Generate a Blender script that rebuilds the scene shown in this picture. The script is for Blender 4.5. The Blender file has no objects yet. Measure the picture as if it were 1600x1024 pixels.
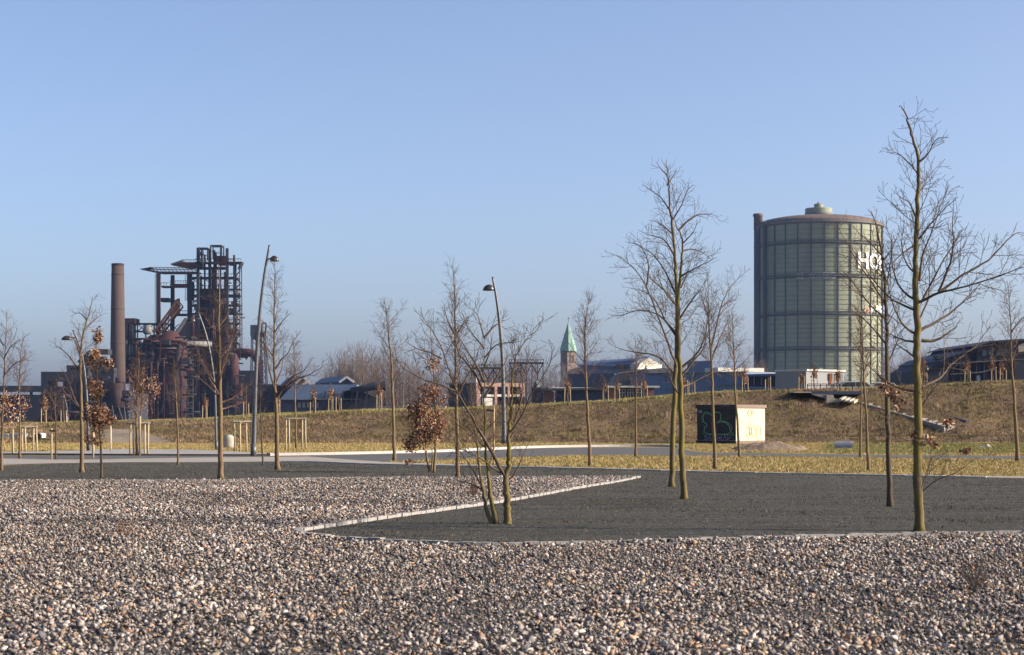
import bpy, bmesh, math, random
import numpy as np
from mathutils import Vector, noise
R = math.radians
scene = bpy.context.scene
COL = scene.collection
F, H, HOR = 2800.0, 1.6, 645.0          # focal length in photo pixels, eye height, horizon row
HAZE, SKY, SKY_S, SUN_E, EXPO, ALB = .00006, (.6, 2.7, 1.8, 0.0), .130, 5.0, .85, .82
FAR_Z = -3.0

def W(px, py, Y): return np.array([(px-800.0)/F*Y, Y, H+(HOR-py)/F*Y])
def GY(py): return H*F/(py-HOR)
def G(px, py, z=0.0):
    Y = GY(py); return np.array([(px-800.0)/F*Y, Y, z])

# ------------------------------------------------------------------ materials
def new_mat(name):
    m = bpy.data.materials.new(name); m.use_nodes = True
    nt = m.node_tree; b = nt.nodes['Principled BSDF']
    return m, nt, b
def N(nt, t, **kw):
    n = nt.nodes.new(t)
    for k, v in kw.items(): setattr(n, k, v)
    return n
def c4(c): return (c[0], c[1], c[2], 1.0)
def coords(nt): return N(nt, 'ShaderNodeTexCoord').outputs['Object']
def noise_node(nt, scale, detail=4, rough=.6, vec=None, stretch=None):
    n = N(nt, 'ShaderNodeTexNoise'); n.inputs['Scale'].default_value = scale
    n.inputs['Detail'].default_value = detail; n.inputs['Roughness'].default_value = rough
    v = vec or coords(nt)
    if stretch:
        mp = N(nt, 'ShaderNodeMapping'); mp.inputs['Scale'].default_value = stretch
        nt.links.new(v, mp.inputs[0]); v = mp.outputs[0]
    nt.links.new(v, n.inputs['Vector']); return n
def ramp(nt, fac, stops):
    r = N(nt, 'ShaderNodeValToRGB'); e = r.color_ramp.elements
    e[0].position, e[0].color = stops[0][0], c4(stops[0][1])
    e[1].position, e[1].color = stops[-1][0], c4(stops[-1][1])
    for p, c in stops[1:-1]:
        x = e.new(p); x.color = c4(c)
    nt.links.new(fac, r.inputs[0]); return r.outputs[0]
def mix(nt, fac, a, b, mode='MIX'):
    m = N(nt, 'ShaderNodeMix', data_type='RGBA', blend_type=mode)
    if hasattr(fac, 'type'): nt.links.new(fac, m.inputs[0])
    else: m.inputs[0].default_value = fac
    for s, i in ((a, 6), (b, 7)):
        if hasattr(s, 'type'): nt.links.new(s, m.inputs[i])
        else: m.inputs[i].default_value = c4(s)
    return m.outputs[2]
def bump(nt, b, h, strength=.4, dist=.02):
    n = N(nt, 'ShaderNodeBump'); n.inputs['Strength'].default_value = strength; n.inputs['Distance'].default_value = dist
    nt.links.new(h, n.inputs['Height']); nt.links.new(n.outputs[0], b.inputs['Normal'])
def simple(name, c1, c2=None, scale=3.0, rough=.8, metal=0.0, bmp=0.0, bdist=.02, stretch=None, spec=.3):
    m, nt, b = new_mat(name)
    c2 = c2 or tuple(x*.7 for x in c1)
    n = noise_node(nt, scale, 5, .65, stretch=stretch)
    nt.links.new(ramp(nt, n.outputs['Fac'], [(.3, c2), (.7, c1)]), b.inputs['Base Color'])
    b.inputs['Roughness'].default_value = rough; b.inputs['Metallic'].default_value = metal
    b.inputs['Specular IOR Level'].default_value = spec
    if bmp: bump(nt, b, n.outputs['Fac'], bmp, bdist)
    return m
def attr_mat(name, attr='Col', rough=.9, vary=None, bmp=None):
    m, nt, b = new_mat(name)
    a = N(nt, 'ShaderNodeAttribute', attribute_name=attr); c = a.outputs['Color']
    if vary:
        n = noise_node(nt, vary[0], 4, .7)
        c = mix(nt, 1.0, c, ramp(nt, n.outputs['Fac'], [(.3, (vary[1],)*3), (.7, (vary[2],)*3)]), 'MULTIPLY')
        if bmp: bump(nt, b, n.outputs['Fac'], bmp[0], bmp[1])
    nt.links.new(c, b.inputs['Base Color']); b.inputs['Roughness'].default_value = rough
    b.inputs['Specular IOR Level'].default_value = .2
    return m

M = {}
M['stone'] = attr_mat('stone', vary=(45, .78, 1.15))
def bark_mat(name, c1, c2, moss, amt):
    m, nt, b = new_mat(name)
    n = noise_node(nt, 14, 5, .7, stretch=(1, 1, .25)); n2 = noise_node(nt, 2.2, 4, .6)
    base = ramp(nt, n.outputs['Fac'], [(.3, c2), (.7, c1)])
    f = ramp(nt, n2.outputs['Fac'], [(.62-amt*.5, (0,0,0)), (.75-amt*.4, (1,1,1))])
    nt.links.new(mix(nt, f, base, moss), b.inputs['Base Color'])
    b.inputs['Roughness'].default_value = .9; b.inputs['Specular IOR Level'].default_value = .15
    bump(nt, b, n.outputs['Fac'], .9, .015); return m
M['bark'] = bark_mat('bark', (.24, .165, .10), (.11, .075, .05), (.17, .14, .045), .25)
M['bark_moss'] = bark_mat('bark_moss', (.20, .15, .085), (.075, .055, .035), (.165, .135, .035), .42)
M['bark_dark'] = bark_mat('bark_dark', (.13, .095, .065), (.06, .045, .035), (.12, .11, .04), .25)
M['twig'] = simple('twig', (.17, .105, .075), (.09, .055, .045), 6)
M['twig_moss'] = simple('twig_moss', (.14, .10, .06), (.075, .05, .04), 4)
M['twig_far'] = simple('twig_far', (.17, .125, .10), (.11, .08, .07), .3)
M['leaf'] = attr_mat('dry_leaf', rough=.75)
M['tuft'] = attr_mat('dry_grass', rough=.9)
M['stake'] = simple('stake_wood', (.50, .40, .26), (.36, .28, .18), 9, .85, stretch=(1, 1, .2))
M['rail'] = simple('rail_wood', (.30, .26, .20), (.20, .17, .13), 9, .85)
M['strap'] = simple('strap', (.03, .028, .025), (.02, .02, .02), 9, .7)
M['pole'] = simple('pole_paint', (.11, .115, .125), (.08, .082, .09), 5, .45, .3, spec=.5)
M['pole_pale'] = simple('pole_galv', (.13, .133, .145), (.10, .103, .112), 5, .45, .5)
M['shade'] = simple('lamp_shade', (.04, .04, .045), (.025, .025, .03), 5, .35, spec=.5)
M['lens'] = simple('lamp_lens', (.55, .55, .56), (.45, .45, .46), 5, .3)
M['concrete'] = simple('concrete', (.30, .275, .24), (.21, .195, .17), 5, .9, bmp=.2)
M['concrete_pale'] = simple('concrete_pale', (.46, .42, .34), (.35, .32, .26), 3, .9)
M['granite'] = simple('granite', (.36, .34, .32), (.22, .21, .20), 20, .85)
M['kerb_white'] = simple('kerb_white', (.46, .44, .42), (.34, .33, .31), 8, .8)

# ------------------------------------------------------------------ mesh builders
class MB:
    def __init__(s): s.v = []; s.f = []; s.n = 0; s.smooth = False
    def add(s, v, f):
        v = np.asarray(v, float); s.v.append(v); s.f += [tuple(i+s.n for i in q) for q in f]; s.n += len(v)
    def box(s, x0, x1, y0, y1, z0, z1):
        s.hexa([(x0,y0,z0),(x1,y0,z0),(x1,y1,z0),(x0,y1,z0),(x0,y0,z1),(x1,y0,z1),(x1,y1,z1),(x0,y1,z1)])
    def hexa(s, v): s.add(v, [(3,2,1,0),(4,5,6,7),(0,1,5,4),(1,2,6,5),(2,3,7,6),(3,0,4,7)])
    def obox(s, c, ax, ay, hx, hy, z0, z1):       # box with horizontal axes ax, ay about centre c
        c = np.array(c[:2]); ax = np.array(ax); ay = np.array(ay)
        q = [c-ax*hx-ay*hy, c+ax*hx-ay*hy, c+ax*hx+ay*hy, c-ax*hx+ay*hy]
        s.hexa([(p[0],p[1],z0) for p in q]+[(p[0],p[1],z1) for p in q])
    def prism(s, front, back):                    # two matching outlines
        n = len(front); s.add(list(front)+list(back), [tuple(range(n)), tuple(range(2*n-1, n-1, -1))]+[((i+1)%n, i, n+i, n+(i+1)%n) for i in range(n)])
    def tube(s, P, r, n=6, cap=True):
        P = np.asarray(P, float); k = len(P); r = np.broadcast_to(np.asarray(r, float), (k,))
        t = np.gradient(P, axis=0); t /= np.linalg.norm(t, axis=1)[:, None]+1e-9
        m = np.abs(t.mean(0)); ref = np.zeros(3); ref[int(np.argmin(m))] = 1
        u = np.cross(t, ref); u /= np.linalg.norm(u, axis=1)[:, None]+1e-9; w = np.cross(t, u)
        a = np.arange(n)*2*math.pi/n
        V = P[:, None]+(u[:, None]*np.cos(a)[None, :, None]+w[:, None]*np.sin(a)[None, :, None])*r[:, None, None]
        f = [(i*n+j, i*n+(j+1)%n, (i+1)*n+(j+1)%n, (i+1)*n+j) for i in range(k-1) for j in range(n)]
        if cap: f += [tuple(range(n-1, -1, -1)), tuple(range((k-1)*n, k*n))]
        s.add(V.reshape(-1, 3), f)
    def beam(s, p, q, w=.3, h=None):              # square bar between two points
        p = np.array(p, float); q = np.array(q, float); h = h or w; t = q-p; t /= np.linalg.norm(t)
        ref = np.array([0, 0, 1.]) if abs(t[2]) < .9 else np.array([1., 0, 0])
        u = np.cross(t, ref); u /= np.linalg.norm(u); v = np.cross(t, u)
        o = [-u*w/2-v*h/2, u*w/2-v*h/2, u*w/2+v*h/2, -u*w/2+v*h/2]
        s.hexa([p+x for x in o]+[q+x for x in o])
    def lathe(s, c, prof, n=32):                  # prof: (radius, z) list about a vertical axis at c
        a = np.arange(n)*2*math.pi/n; V = []
        for r, z in prof: V += [(c[0]+r*math.cos(x), c[1]+r*math.sin(x), z) for x in a]
        k = len(prof)
        f = [(i*n+j, i*n+(j+1)%n, (i+1)*n+(j+1)%n, (i+1)*n+j) for i in range(k-1) for j in range(n)]
        f += [tuple(range(n-1, -1, -1)), tuple(range((k-1)*n, k*n))]
        s.add(V, f)
    # photo-measured pieces standing at distance D (left edge) .. D2 (right edge), dep metres deep
    def pb(s, x0, x1, y0, y1, D, dep=8.0, D2=None, off=0.0):
        D2 = D if D2 is None else D2
        a, b = (x0-800)/F, (x1-800)/F
        A = np.array([a*D, D]); B = np.array([b*D2, D2]); t = (B-A)/np.linalg.norm(B-A); nb = np.array([-t[1], t[0]])
        A = A+nb*off; B = B+nb*off
        Dm = (D+D2)/2; zt = H+(HOR-y0)/F*Dm; zb = FAR_Z-.3 if y1 is None else H+(HOR-y1)/F*Dm
        q = [A, B, B+nb*dep, A+nb*dep]
        s.hexa([(p[0],p[1],zb) for p in q]+[(p[0],p[1],zt) for p in q])
    def pp(s, pts, D, dep=8.0, off=0.0):          # outline extruded straight back
        s.prism([W(x, y, D)+np.array([0, off, 0]) for x, y in pts], [W(x, y, D)+np.array([0, off+dep, 0]) for x, y in pts])
    def pc(s, x, r, y0, y1, D, n=20, r2=None):    # upright cylinder, radius in pixels
        k = D/F; c = ((x-800)*k, D)
        z0 = FAR_Z-.3 if y1 is None else H+(HOR-y1)*k
        s.lathe(c, [((r2 or r)*k, z0), (r*k, H+(HOR-y0)*k)], n)
    def bar(s, x0, y0, x1, y1, D, w=.4, d0=0, d1=None):
        s.beam(W(x0, y0, D)+np.array([0, d0, 0]), W(x1, y1, D)+np.array([0, d0 if d1 is None else d1, 0]), w)
    def build(s, name, mat, parent=None, smooth=None, cols=None):
        me = bpy.data.meshes.new(name)
        V = np.concatenate(s.v) if s.v else np.zeros((0, 3))
        root = parent
        while root is not None and root.parent is not None: root = root.parent
        if root is not None: V = V-np.array(root.location)
        me.from_pydata(V.tolist(), [], s.f)
        if smooth if smooth is not None else s.smooth: me.polygons.foreach_set('use_smooth', [True]*len(me.polygons))
        if cols is not None:
            at = me.color_attributes.new('Col', 'FLOAT_COLOR', 'POINT'); at.data.foreach_set('color', np.asarray(cols, np.float32).ravel())
        me.materials.append(mat); me.update()
        o = bpy.data.objects.new(name, me); COL.objects.link(o); o.parent = parent
        return o
def tag(o, label=None, cat=None, group=None, kind=None):
    for k, v in (('label', label), ('category', cat), ('group', group), ('kind', kind)):
        if v: o[k] = v
    return o
def thing(name, loc, label, cat, group=None):
    o = bpy.data.objects.new(name, None); COL.objects.link(o); o.location = [float(x) for x in loc]; o.empty_display_size = .2
    return tag(o, label, cat, group)
def tri_soup(name, mat, V, cols, per, parent=None, kind=None):   # many small n-gons, `per` vertices each
    me = bpy.data.meshes.new(name); nv = len(V); nf = nv//per
    root = parent
    while root is not None and root.parent is not None: root = root.parent
    if root is not None: V = V-np.array(root.location)
    me.vertices.add(nv); me.vertices.foreach_set('co', np.asarray(V, np.float32).ravel())
    me.loops.add(nv); me.loops.foreach_set('vertex_index', np.arange(nv, dtype=np.int32))
    me.polygons.add(nf); me.polygons.foreach_set('loop_start', np.arange(0, nv, per, dtype=np.int32))
    me.update(calc_edges=True)
    at = me.color_attributes.new('Col', 'FLOAT_COLOR', 'POINT')
    at.data.foreach_set('color', np.concatenate([cols, np.ones((nv, 1))], 1).astype(np.float32).ravel())
    me.materials.append(mat)
    o = bpy.data.objects.new(name, me); COL.objects.link(o); o.parent = parent
    if kind: o['kind'] = kind
    return o
def in_poly(px, py, poly):
    ins = np.zeros(len(px), bool); n = len(poly)
    for i in range(n):
        x0, y0 = poly[i]; x1, y1 = poly[(i+1) % n]
        if y0 == y1: continue
        c = ((y0 > py) != (y1 > py)) & (px < (x1-x0)*(py-y0)/(y1-y0)+x0)
        ins ^= c
    return ins

# ------------------------------------------------------------------ ground
CR_X = [-400, 0, 100, 200, 300, 400, 430, 500, 600, 700, 800, 900, 1000, 1100, 1200, 1280, 1345, 1400, 1500, 1600, 2000]
CR_Y = [668, 665, 663, 661, 658, 653, 652, 648, 645, 643, 640, 634, 626, 618, 613.5, 611, 611, 607, 602, 598, 590]
TP_Y = [668, 662, 660, 659, 655, 650, 648, 643, 639, 638, 635, 629, 622, 614, 611, 609, 609, 606, 601, 597, 589]
YF, YC, YP = 95.0, 107.0, 130.0
def fbm(x, y, s, seed=0.0): return noise.fractal(Vector((x*s, y*s, seed)), 1.0, 2.0, 4)
def ground_z(X, Y):
    if Y < YF-3: return 0.0
    px = 800+F*X/max(Y, 1)
    pc = 800+F*X/YC
    zc = H+(HOR-float(np.interp(pc, CR_X, CR_Y)))/F*YC
    zp = H+(HOR-float(np.interp(px, CR_X, TP_Y)))/F*YP
    zp += .22*max(0, fbm(X, Y, .12, 7.0))
    n = fbm(X, Y, .55, 3.0)
    yf = YF+1.2*fbm(X, 0, .15, 1.0)
    t = Y-yf
    if t < 0: return 0.0
    if t < 2.5: z = .28*t/2.5
    elif t < 4.3: z = .28+.01*(t-2.5)
    elif Y < YC:
        u = (t-4.3)/(YC-yf-4.3); z = .30+(zc-.30)*(u*.85+.15*math.sin(u*math.pi/2))
    elif Y < YP: u = (Y-YC)/(YP-YC); z = zc+(zp-zc)*u
    else:
        u = min(1, (Y-YP)/90); z = zp+(FAR_Z-zp)*u*u*(3-2*u)
        return z
    k = min(1, t/1.5)*(1 if Y < YC else max(.35, 1-(Y-YC)/3))
    return z+k*(.16*n+.05*fbm(X, Y, 2.2, 9.0)) if not 2.5 < t < 4.3 else z+.04*n
def axis(parts):
    out = []
    for a, b, s in parts: out += list(np.arange(a, b, s))
    return np.array(out+[parts[-1][1]])
xs = axis([(-3000,-600,300),(-600,-120,40),(-120,-45,5),(-45,45,.4),(45,120,5),(120,600,40),(600,3000,300)])
ys = axis([(-40,85,12.5),(85,91,2),(91,112,.33),(112,135,1.2),(135,230,6),(230,3000,138.5)])
RAMP = [(160,671),(200,671),(228,676),(292,699),(172,699)]
V = []; mask = []
for y in ys:
    for x in xs:
        z = ground_z(x, y)
        px, py = (800+F*x/y, HOR-(z-H)*F/y) if y > 5 else (0, 0)
        g = 0.0
        if y >= YC-.8: g = min(1, .35+(y-YC)/2.5)
        if y > 220: g = .5
        p = 1.0 if (85 < y < 112 and in_poly(np.array([px]), np.array([py]), RAMP)[0]) else 0.0
        t = y-YF
        if 0 < t < 12: mask.append((g, p, 1.0, 1)); 
        else: mask.append((g if t > 0 else .8, p, 1.0 if t >= 12 or t > 0 else 0.0, 1))
        V.append((x, y, z))
nx = len(xs)
mb = MB(); mb.add(V, [(j*nx+i, j*nx+i+1, (j+1)*nx+i+1, (j+1)*nx+i) for j in range(len(ys)-1) for i in range(nx-1)])
m, nt, b = new_mat('terrain')
a = N(nt, 'ShaderNodeAttribute', attribute_name='Col'); sp = N(nt, 'ShaderNodeSeparateColor'); nt.links.new(a.outputs['Color'], sp.inputs[0])
n1 = noise_node(nt, .9, 6, .7); n2 = noise_node(nt, 9, 5, .75); n3 = noise_node(nt, .25, 3, .5)
soil = ramp(nt, n2.outputs['Fac'], [(.28, (.06, .04, .025)), (.5, (.155, .105, .066)), (.72, (.28, .195, .12))])
olive = ramp(nt, n2.outputs['Fac'], [(.3, (.085, .068, .025)), (.7, (.21, .165, .065))])
slope = mix(nt, ramp(nt, n1.outputs['Fac'], [(.45, (0,0,0)), (.62, (.8,.8,.8))]), soil, olive)
grass = ramp(nt, n2.outputs['Fac'], [(.3, (.13, .115, .03)), (.7, (.27, .22, .07))])
grass = mix(nt, ramp(nt, n3.outputs['Fac'], [(.45, (0,0,0)), (.65, (.7,.7,.7))]), grass, (.13, .155, .04))
lawn = ramp(nt, n2.outputs['Fac'], [(.3, (.20, .15, .055)), (.7, (.38, .295, .125))])
addn = N(nt, 'ShaderNodeMath', operation='MULTIPLY_ADD'); nt.links.new(n1.outputs['Fac'], addn.inputs[0]); addn.inputs[1].default_value = .9
nt.links.new(sp.outputs[0], addn.inputs[2])
gm = ramp(nt, addn.outputs[0], [(.72, (0,0,0)), (.98, (1,1,1))])
back = mix(nt, gm, slope, grass)
back = mix(nt, sp.outputs[1], back, ramp(nt, n2.outputs['Fac'], [(.3, (.19, .155, .12)), (.7, (.29, .245, .19))]))
nt.links.new(mix(nt, sp.outputs[2], lawn, back), b.inputs['Base Color'])
b.inputs['Roughness'].default_value = 1; b.inputs['Specular IOR Level'].default_value = .1
bump(nt, b, n2.outputs['Fac'], .8, .08)
o = mb.build('terrain', m, smooth=True, cols=mask); tag(o, kind='structure')

def gsheet(name, poly, z, mat, kind='structure'):
    mb = MB(); v = [G(x, y, z) for x, y in poly]; mb.add(v, [tuple(range(len(v)))])
    o = mb.build(name, mat); me = o.data
    bm = bmesh.new(); bm.from_mesh(me); bmesh.ops.triangulate(bm, faces=bm.faces[:]); bmesh.ops.recalc_face_normals(bm, faces=bm.faces[:])
    if sum(f.normal.z for f in bm.faces) < 0: bmesh.ops.reverse_faces(bm, faces=bm.faces[:])
    bm.to_mesh(me); bm.free(); tag(o, kind=kind); return o
def catmull(P, n=6):
    P = np.asarray(P, float)
    Q = np.vstack([2*P[0]-P[1], P, 2*P[-1]-P[-2]]); out = []
    for i in range(len(P)-1):
        p0, p1, p2, p3 = Q[i:i+4]
        for t in np.arange(n)/n:
            out.append(.5*((2*p1)+(-p0+p2)*t+(2*p0-5*p1+4*p2-p3)*t*t+(-p0+3*p1-3*p2+p3)*t**3))
    out.append(P[-1]); return np.array(out)
near_edge = [(2600,821.5),(2100,829.2),(1600,837),(1400,840),(1200,845),(1000,851),(800,855),(700,854),(560,847),(500,842),(474,838.5)]
tip = [(467,836),(466,833.5),(475,830.5)]
back_edge = [(500,827),(600,812),(700,798),(800,783.5),(900,765),(960,755),(1000,747)]
edge_world = catmull([G(*p)[:2] for p in near_edge+tip+back_edge], 8)
edge_px = [(800+F*x/y, HOR+H*F/y) for x, y in edge_world]
rear_edge = [(900,747),(700,747.5),(500,749.5),(330,752.5),(150,753.5),(0,754.5),(-300,757),(-900,762)]
chip_far = [(-900,744),(-300,734),(0,729),(60,726.5),(130,724),(200,723),(300,723),(420,722),(480,722.3),(560,725.5),(680,728.5),(800,731),(900,733),(1200,741),(1600,748),(2100,757),(2600,766)]
CHIP = edge_px+rear_edge+chip_far
m, nt, b = new_mat('dark_chippings')
n = noise_node(nt, 55, 3, .8); n2 = noise_node(nt, .6, 5, .65, stretch=(.5, 1.3, 1)); n3 = noise_node(nt, 6, 4, .7)
c = ramp(nt, n.outputs['Fac'], [(.36, (.018, .018, .016)), (.5, (.072, .072, .064)), (.64, (.17, .168, .15))])
c = mix(nt, ramp(nt, noise_node(nt, .9, 6, .7, stretch=(.35, 1.6, 1)).outputs['Fac'], [(.46, (0,0,0)), (.62, (.6,.6,.6))]), c, (.03, .028, .024))
c = mix(nt, ramp(nt, n2.outputs['Fac'], [(.5, (0,0,0)), (.72, (.5,.5,.5))]), c, (.085, .07, .045))
c = mix(nt, ramp(nt, n3.outputs['Fac'], [(.50, (0,0,0)), (.68, (.75,.75,.75))]), c, (.028, .027, .024))
nt.links.new(c, b.inputs['Base Color']); b.inputs['Roughness'].default_value = 1; b.inputs['Specular IOR Level'].default_value = .15
ad = N(nt, 'ShaderNodeMath', operation='MULTIPLY_ADD'); nt.links.new(n3.outputs['Fac'], ad.inputs[0]); ad.inputs[1].default_value = 3.0; nt.links.new(n.outputs['Fac'], ad.inputs[2])
bump(nt, b, ad.outputs[0], 1, .03); M['chip'] = m
gsheet('chippings_bed', CHIP, .012, M['chip'])
GRAVEL = [(-1500,767)]+rear_edge[::-1]+[(1000,747)]+edge_px[::-1][1:]+[(3200,812),(3200,1500),(-1500,1500)]
M['gravel_bed'] = simple('gravel_bed', (.16, .145, .13), (.03, .028, .027), 28, 1, bmp=1, bdist=.04)
gsheet('gravel_bed', GRAVEL, .008, M['gravel_bed'])
M['asphalt'] = simple('asphalt', (.11, .108, .105), (.07, .07, .07), 30, .95, bmp=.3)
gsheet('asphalt_path', [(-900,712.5),(0,712.5),(165,712.5),(420,713),(540,711),(680,707.5),(760,704),(850,700.6),(950,699.5),(1050,700),(1080,705),(1100,707.5),(1200,708.7),(1340,711),(1600,713.2),(2600,721.5),
    (2600,728),(1600,718),(1340,715),(1240,713.6),(1080,712.5),(900,711.5),(800,715),(700,718),(600,721.8),(545,721.2),(480,716),(420,716),(300,717.2),(165,717.5),(0,718),(-900,718)], .008, M['asphalt'])
M['pale_gravel'] = simple('pale_gravel', (.38, .345, .30), (.27, .245, .21), 25, 1, bmp=.5)
gsheet('pale_gravel_path', [(-900,717),(0,717),(70,718.3),(130,719),(200,717.6),(300,716),(420,714.8),(480,714.3),(540,718.6),(600,722.6),(680,725.4),(800,728.8),(900,731),(1200,739.3),(1600,745.8),(2100,754.7),(2600,763.6)]+[(x,y+.1) for x,y in chip_far[::-1][:-4]]+[(60,725.5),(0,727.5),(-900,741)], .016, M['pale_gravel'])
gsheet('plaza', [(-900,708),(60,706.6),(170,702.5),(300,703.3),(360,706),(424,709.6),(420,711.2),(300,711.2),(165,710.8),(0,709.8),(-900,710.5)], .02, simple('plaza_slabs', (.36, .34, .32), (.27, .26, .25), 2, .9))
# raised pale kerb on the far side of the asphalt, and the granite setts round the chippings
def kerb(name, pts, w, h, mat, seg=None, seed=0, fit=(.84, .96)):
    P = catmull([G(*p)[:2] for p in pts], 5); mb = MB(); rg = random.Random(seed)
    if seg:
        L = np.concatenate([[0], np.cumsum(np.linalg.norm(np.diff(P, axis=0), axis=1))])
        s = np.arange(0, L[-1], seg); P = np.stack([np.interp(s, L, P[:, 0]), np.interp(s, L, P[:, 1])], 1)
    for p, q in zip(P[:-1], P[1:]):
        t = q-p; l = np.linalg.norm(t); t = t/l; nn = np.array([-t[1], t[0]])
        if seg: mb.obox((p+q)/2+nn*rg.uniform(-.012, .012), t, nn, l/2*rg.uniform(*fit), w/2*rg.uniform(.95, 1.03), -.02, h*rg.uniform(.85, 1.1))
        else: mb.obox((p+q)/2, t, nn, l/2+.02, w/2, -.02, h)
    o = mb.build(name, mat); tag(o, kind='structure'); return o
kerb('kerb', [(420,712.3),(540,710.3),(680,706.8),(760,703.3),(850,699.8),(950,698.3),(1030,698.3),(1064,699.5)], .3, .10, M['kerb_white'])
kerb('plaza_shadow_kerb', [(-100,710.8),(60,711.0),(165,711.8),(300,712.2),(420,712.3)], .25, .06, M['asphalt'])  # asphalt-dark strip stands in for the shadow line at the plaza edge
kerb('granite_edging', near_edge[2:]+tip+back_edge, .10, .062, M['granite'], .19, 3, (.93, .985))
kerb('rear_edging', rear_edge[::-1][1:], .12, .05, M['granite'], .18, 5)
kerb('path_edging', [(440,722.5),(480,722.6),(560,725.8),(680,728.7),(800,731.2),(900,733.2),(1200,741.2),(1600,748.2)], .14, .045, M['kerb_white'], 1.0, 6, (.985, .995))

# crushed stone, each a small angular lump
rng = np.random.default_rng(11)
tmpl = []
for k in range(14):
    bm = bmesh.new()
    for _ in range(8 if k % 3 else 7):
        d = rng.normal(size=3); d /= np.linalg.norm(d)
        bm.verts.new(d*np.array([1.05, .8, .58])*rng.uniform(.65, 1.25))
    r = bmesh.ops.convex_hull(bm, input=bm.verts[:])
    bmesh.ops.delete(bm, geom=[v for v in bm.verts if not v.link_faces], context='VERTS')
    bm.verts.index_update(); bm.faces.ensure_lookup_table()
    tmpl.append((np.array([v.co[:] for v in bm.verts]), np.array([[v.index for v in f.verts] for f in bm.faces]))); bm.free()
def stones(name, X, Y, Z, size, cols, mat):
    n = len(X); pick = rng.integers(0, len(tmpl), n)
    q = rng.normal(size=(n, 4)); q /= np.linalg.norm(q, axis=1)[:, None]; w, x, y, z = q.T
    Rm = np.stack([1-2*(y*y+z*z), 2*(x*y-z*w), 2*(x*z+y*w), 2*(x*y+z*w), 1-2*(x*x+z*z), 2*(y*z-x*w), 2*(x*z-y*w), 2*(y*z+x*w), 1-2*(x*x+y*y)], 1).reshape(n, 3, 3)
    VV, FF, CC = [], [], []; off = 0
    for k, (tv, tf) in enumerate(tmpl):
        i = np.where(pick == k)[0]
        v = np.einsum('nij,vj->nvi', Rm[i], tv)*size[i][:, None, None]; v[:, :, 2] *= .74
        v += np.stack([X[i], Y[i], Z[i]], 1)[:, None]
        VV.append(v.reshape(-1, 3)); nv = len(tv)
        FF.append((tf[None]+(np.arange(len(i))*nv)[:, None, None]).reshape(-1, 3)+off)
        CC.append(np.repeat(cols[i], nv, 0)); off += len(i)*nv
    V = np.concatenate(VV); Fc = np.concatenate(FF); C = np.concatenate(CC)
    me = bpy.data.meshes.new(name)
    me.vertices.add(len(V)); me.vertices.foreach_set('co', V.astype(np.float32).ravel())
    me.loops.add(Fc.size); me.loops.foreach_set('vertex_index', Fc.astype(np.int32).ravel())
    me.polygons.add(len(Fc)); me.polygons.foreach_set('loop_start', np.arange(0, Fc.size, 3, dtype=np.int32))
    me.update(calc_edges=True)
    at = me.color_attributes.new('Col', 'FLOAT_COLOR', 'POINT'); at.data.foreach_set('color', np.concatenate([C, np.ones((len(C), 1))], 1).astype(np.float32).ravel())
    me.materials.append(mat); o = bpy.data.objects.new(name, me); COL.objects.link(o); return o
PAL = np.array([(.29,.262,.235),(.40,.36,.315),(.19,.18,.175),(.105,.105,.112),(.47,.43,.385),(.35,.26,.175),(.41,.28,.17),(.28,.175,.13),(.05,.05,.062),(.51,.48,.45),(.25,.24,.19)])
PW = np.array([.20,.18,.15,.11,.11,.07,.03,.04,.05,.03,.03]); PW /= PW.sum()
XX, YY = [], []
for y0, y1, sp in ((8.5, 16, .041), (16, 26, .045), (26, 45, .052)):
    w = .33*y1+5.2
    gx, gy = np.meshgrid(np.arange(-w, w, sp), np.arange(y0, y1, sp)); XX.append(gx.ravel()+rng.uniform(-.5, .5, gx.size)*sp); YY.append(gy.ravel()+rng.uniform(-.5, .5, gx.size)*sp)
X = np.concatenate(XX); Y = np.concatenate(YY)
k = np.abs(X) < .33*Y+5.0; X, Y = X[k], Y[k]
k = in_poly(800+F*X/Y, HOR+H*F/Y, GRAVEL); X, Y = X[k], Y[k]
size = np.clip(rng.lognormal(math.log(.0245), .38, len(X)), .011, .052)*np.where(Y > 26, 1.12, 1.0)
und = np.array([noise.noise(Vector((x*.9, y*.9, 0))) for x, y in zip(X[::1], Y[::1])])
Z = .012+.03*und+rng.uniform(-.026, .046, len(X))
cols = PAL[rng.choice(len(PAL), len(X), p=PW)]*rng.uniform(.62, 1.25, (len(X), 1))*np.array([1.0, .955, .95])
pt = np.array([noise.fractal(Vector((x*.45, y*.30, 41)), 1, 2, 3) for x, y in zip(X, Y)])
cols = cols*np.clip(1+.22*pt, .8, 1.15)[:, None]; size = size*np.clip(1+.2*pt, .85, 1.15)
o = stones('gravel', X, Y, Z, size, cols, M['stone']); tag(o, kind='stuff')
# small chips strewn over the dark bed
gx = rng.uniform(-23, 23, 205000); gy = 19+rng.random(205000)**.9*38
k = (np.abs(gx) < .31*gy+5) & in_poly(800+F*gx/gy, HOR+H*F/gy, CHIP); gx, gy = gx[k], gy[k]
cc = np.array([(.08,.079,.072),(.14,.138,.124),(.23,.225,.205),(.025,.025,.025),(.12,.105,.065)])[rng.choice(5, len(gx), p=[.34,.26,.12,.2,.08])]
o = stones('chippings', gx, gy, np.full(len(gx), .014), rng.uniform(.007, .017, len(gx)), cc*rng.uniform(.8, 1.2, (len(gx), 1)), M['stone']); tag(o, kind='stuff')

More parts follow.
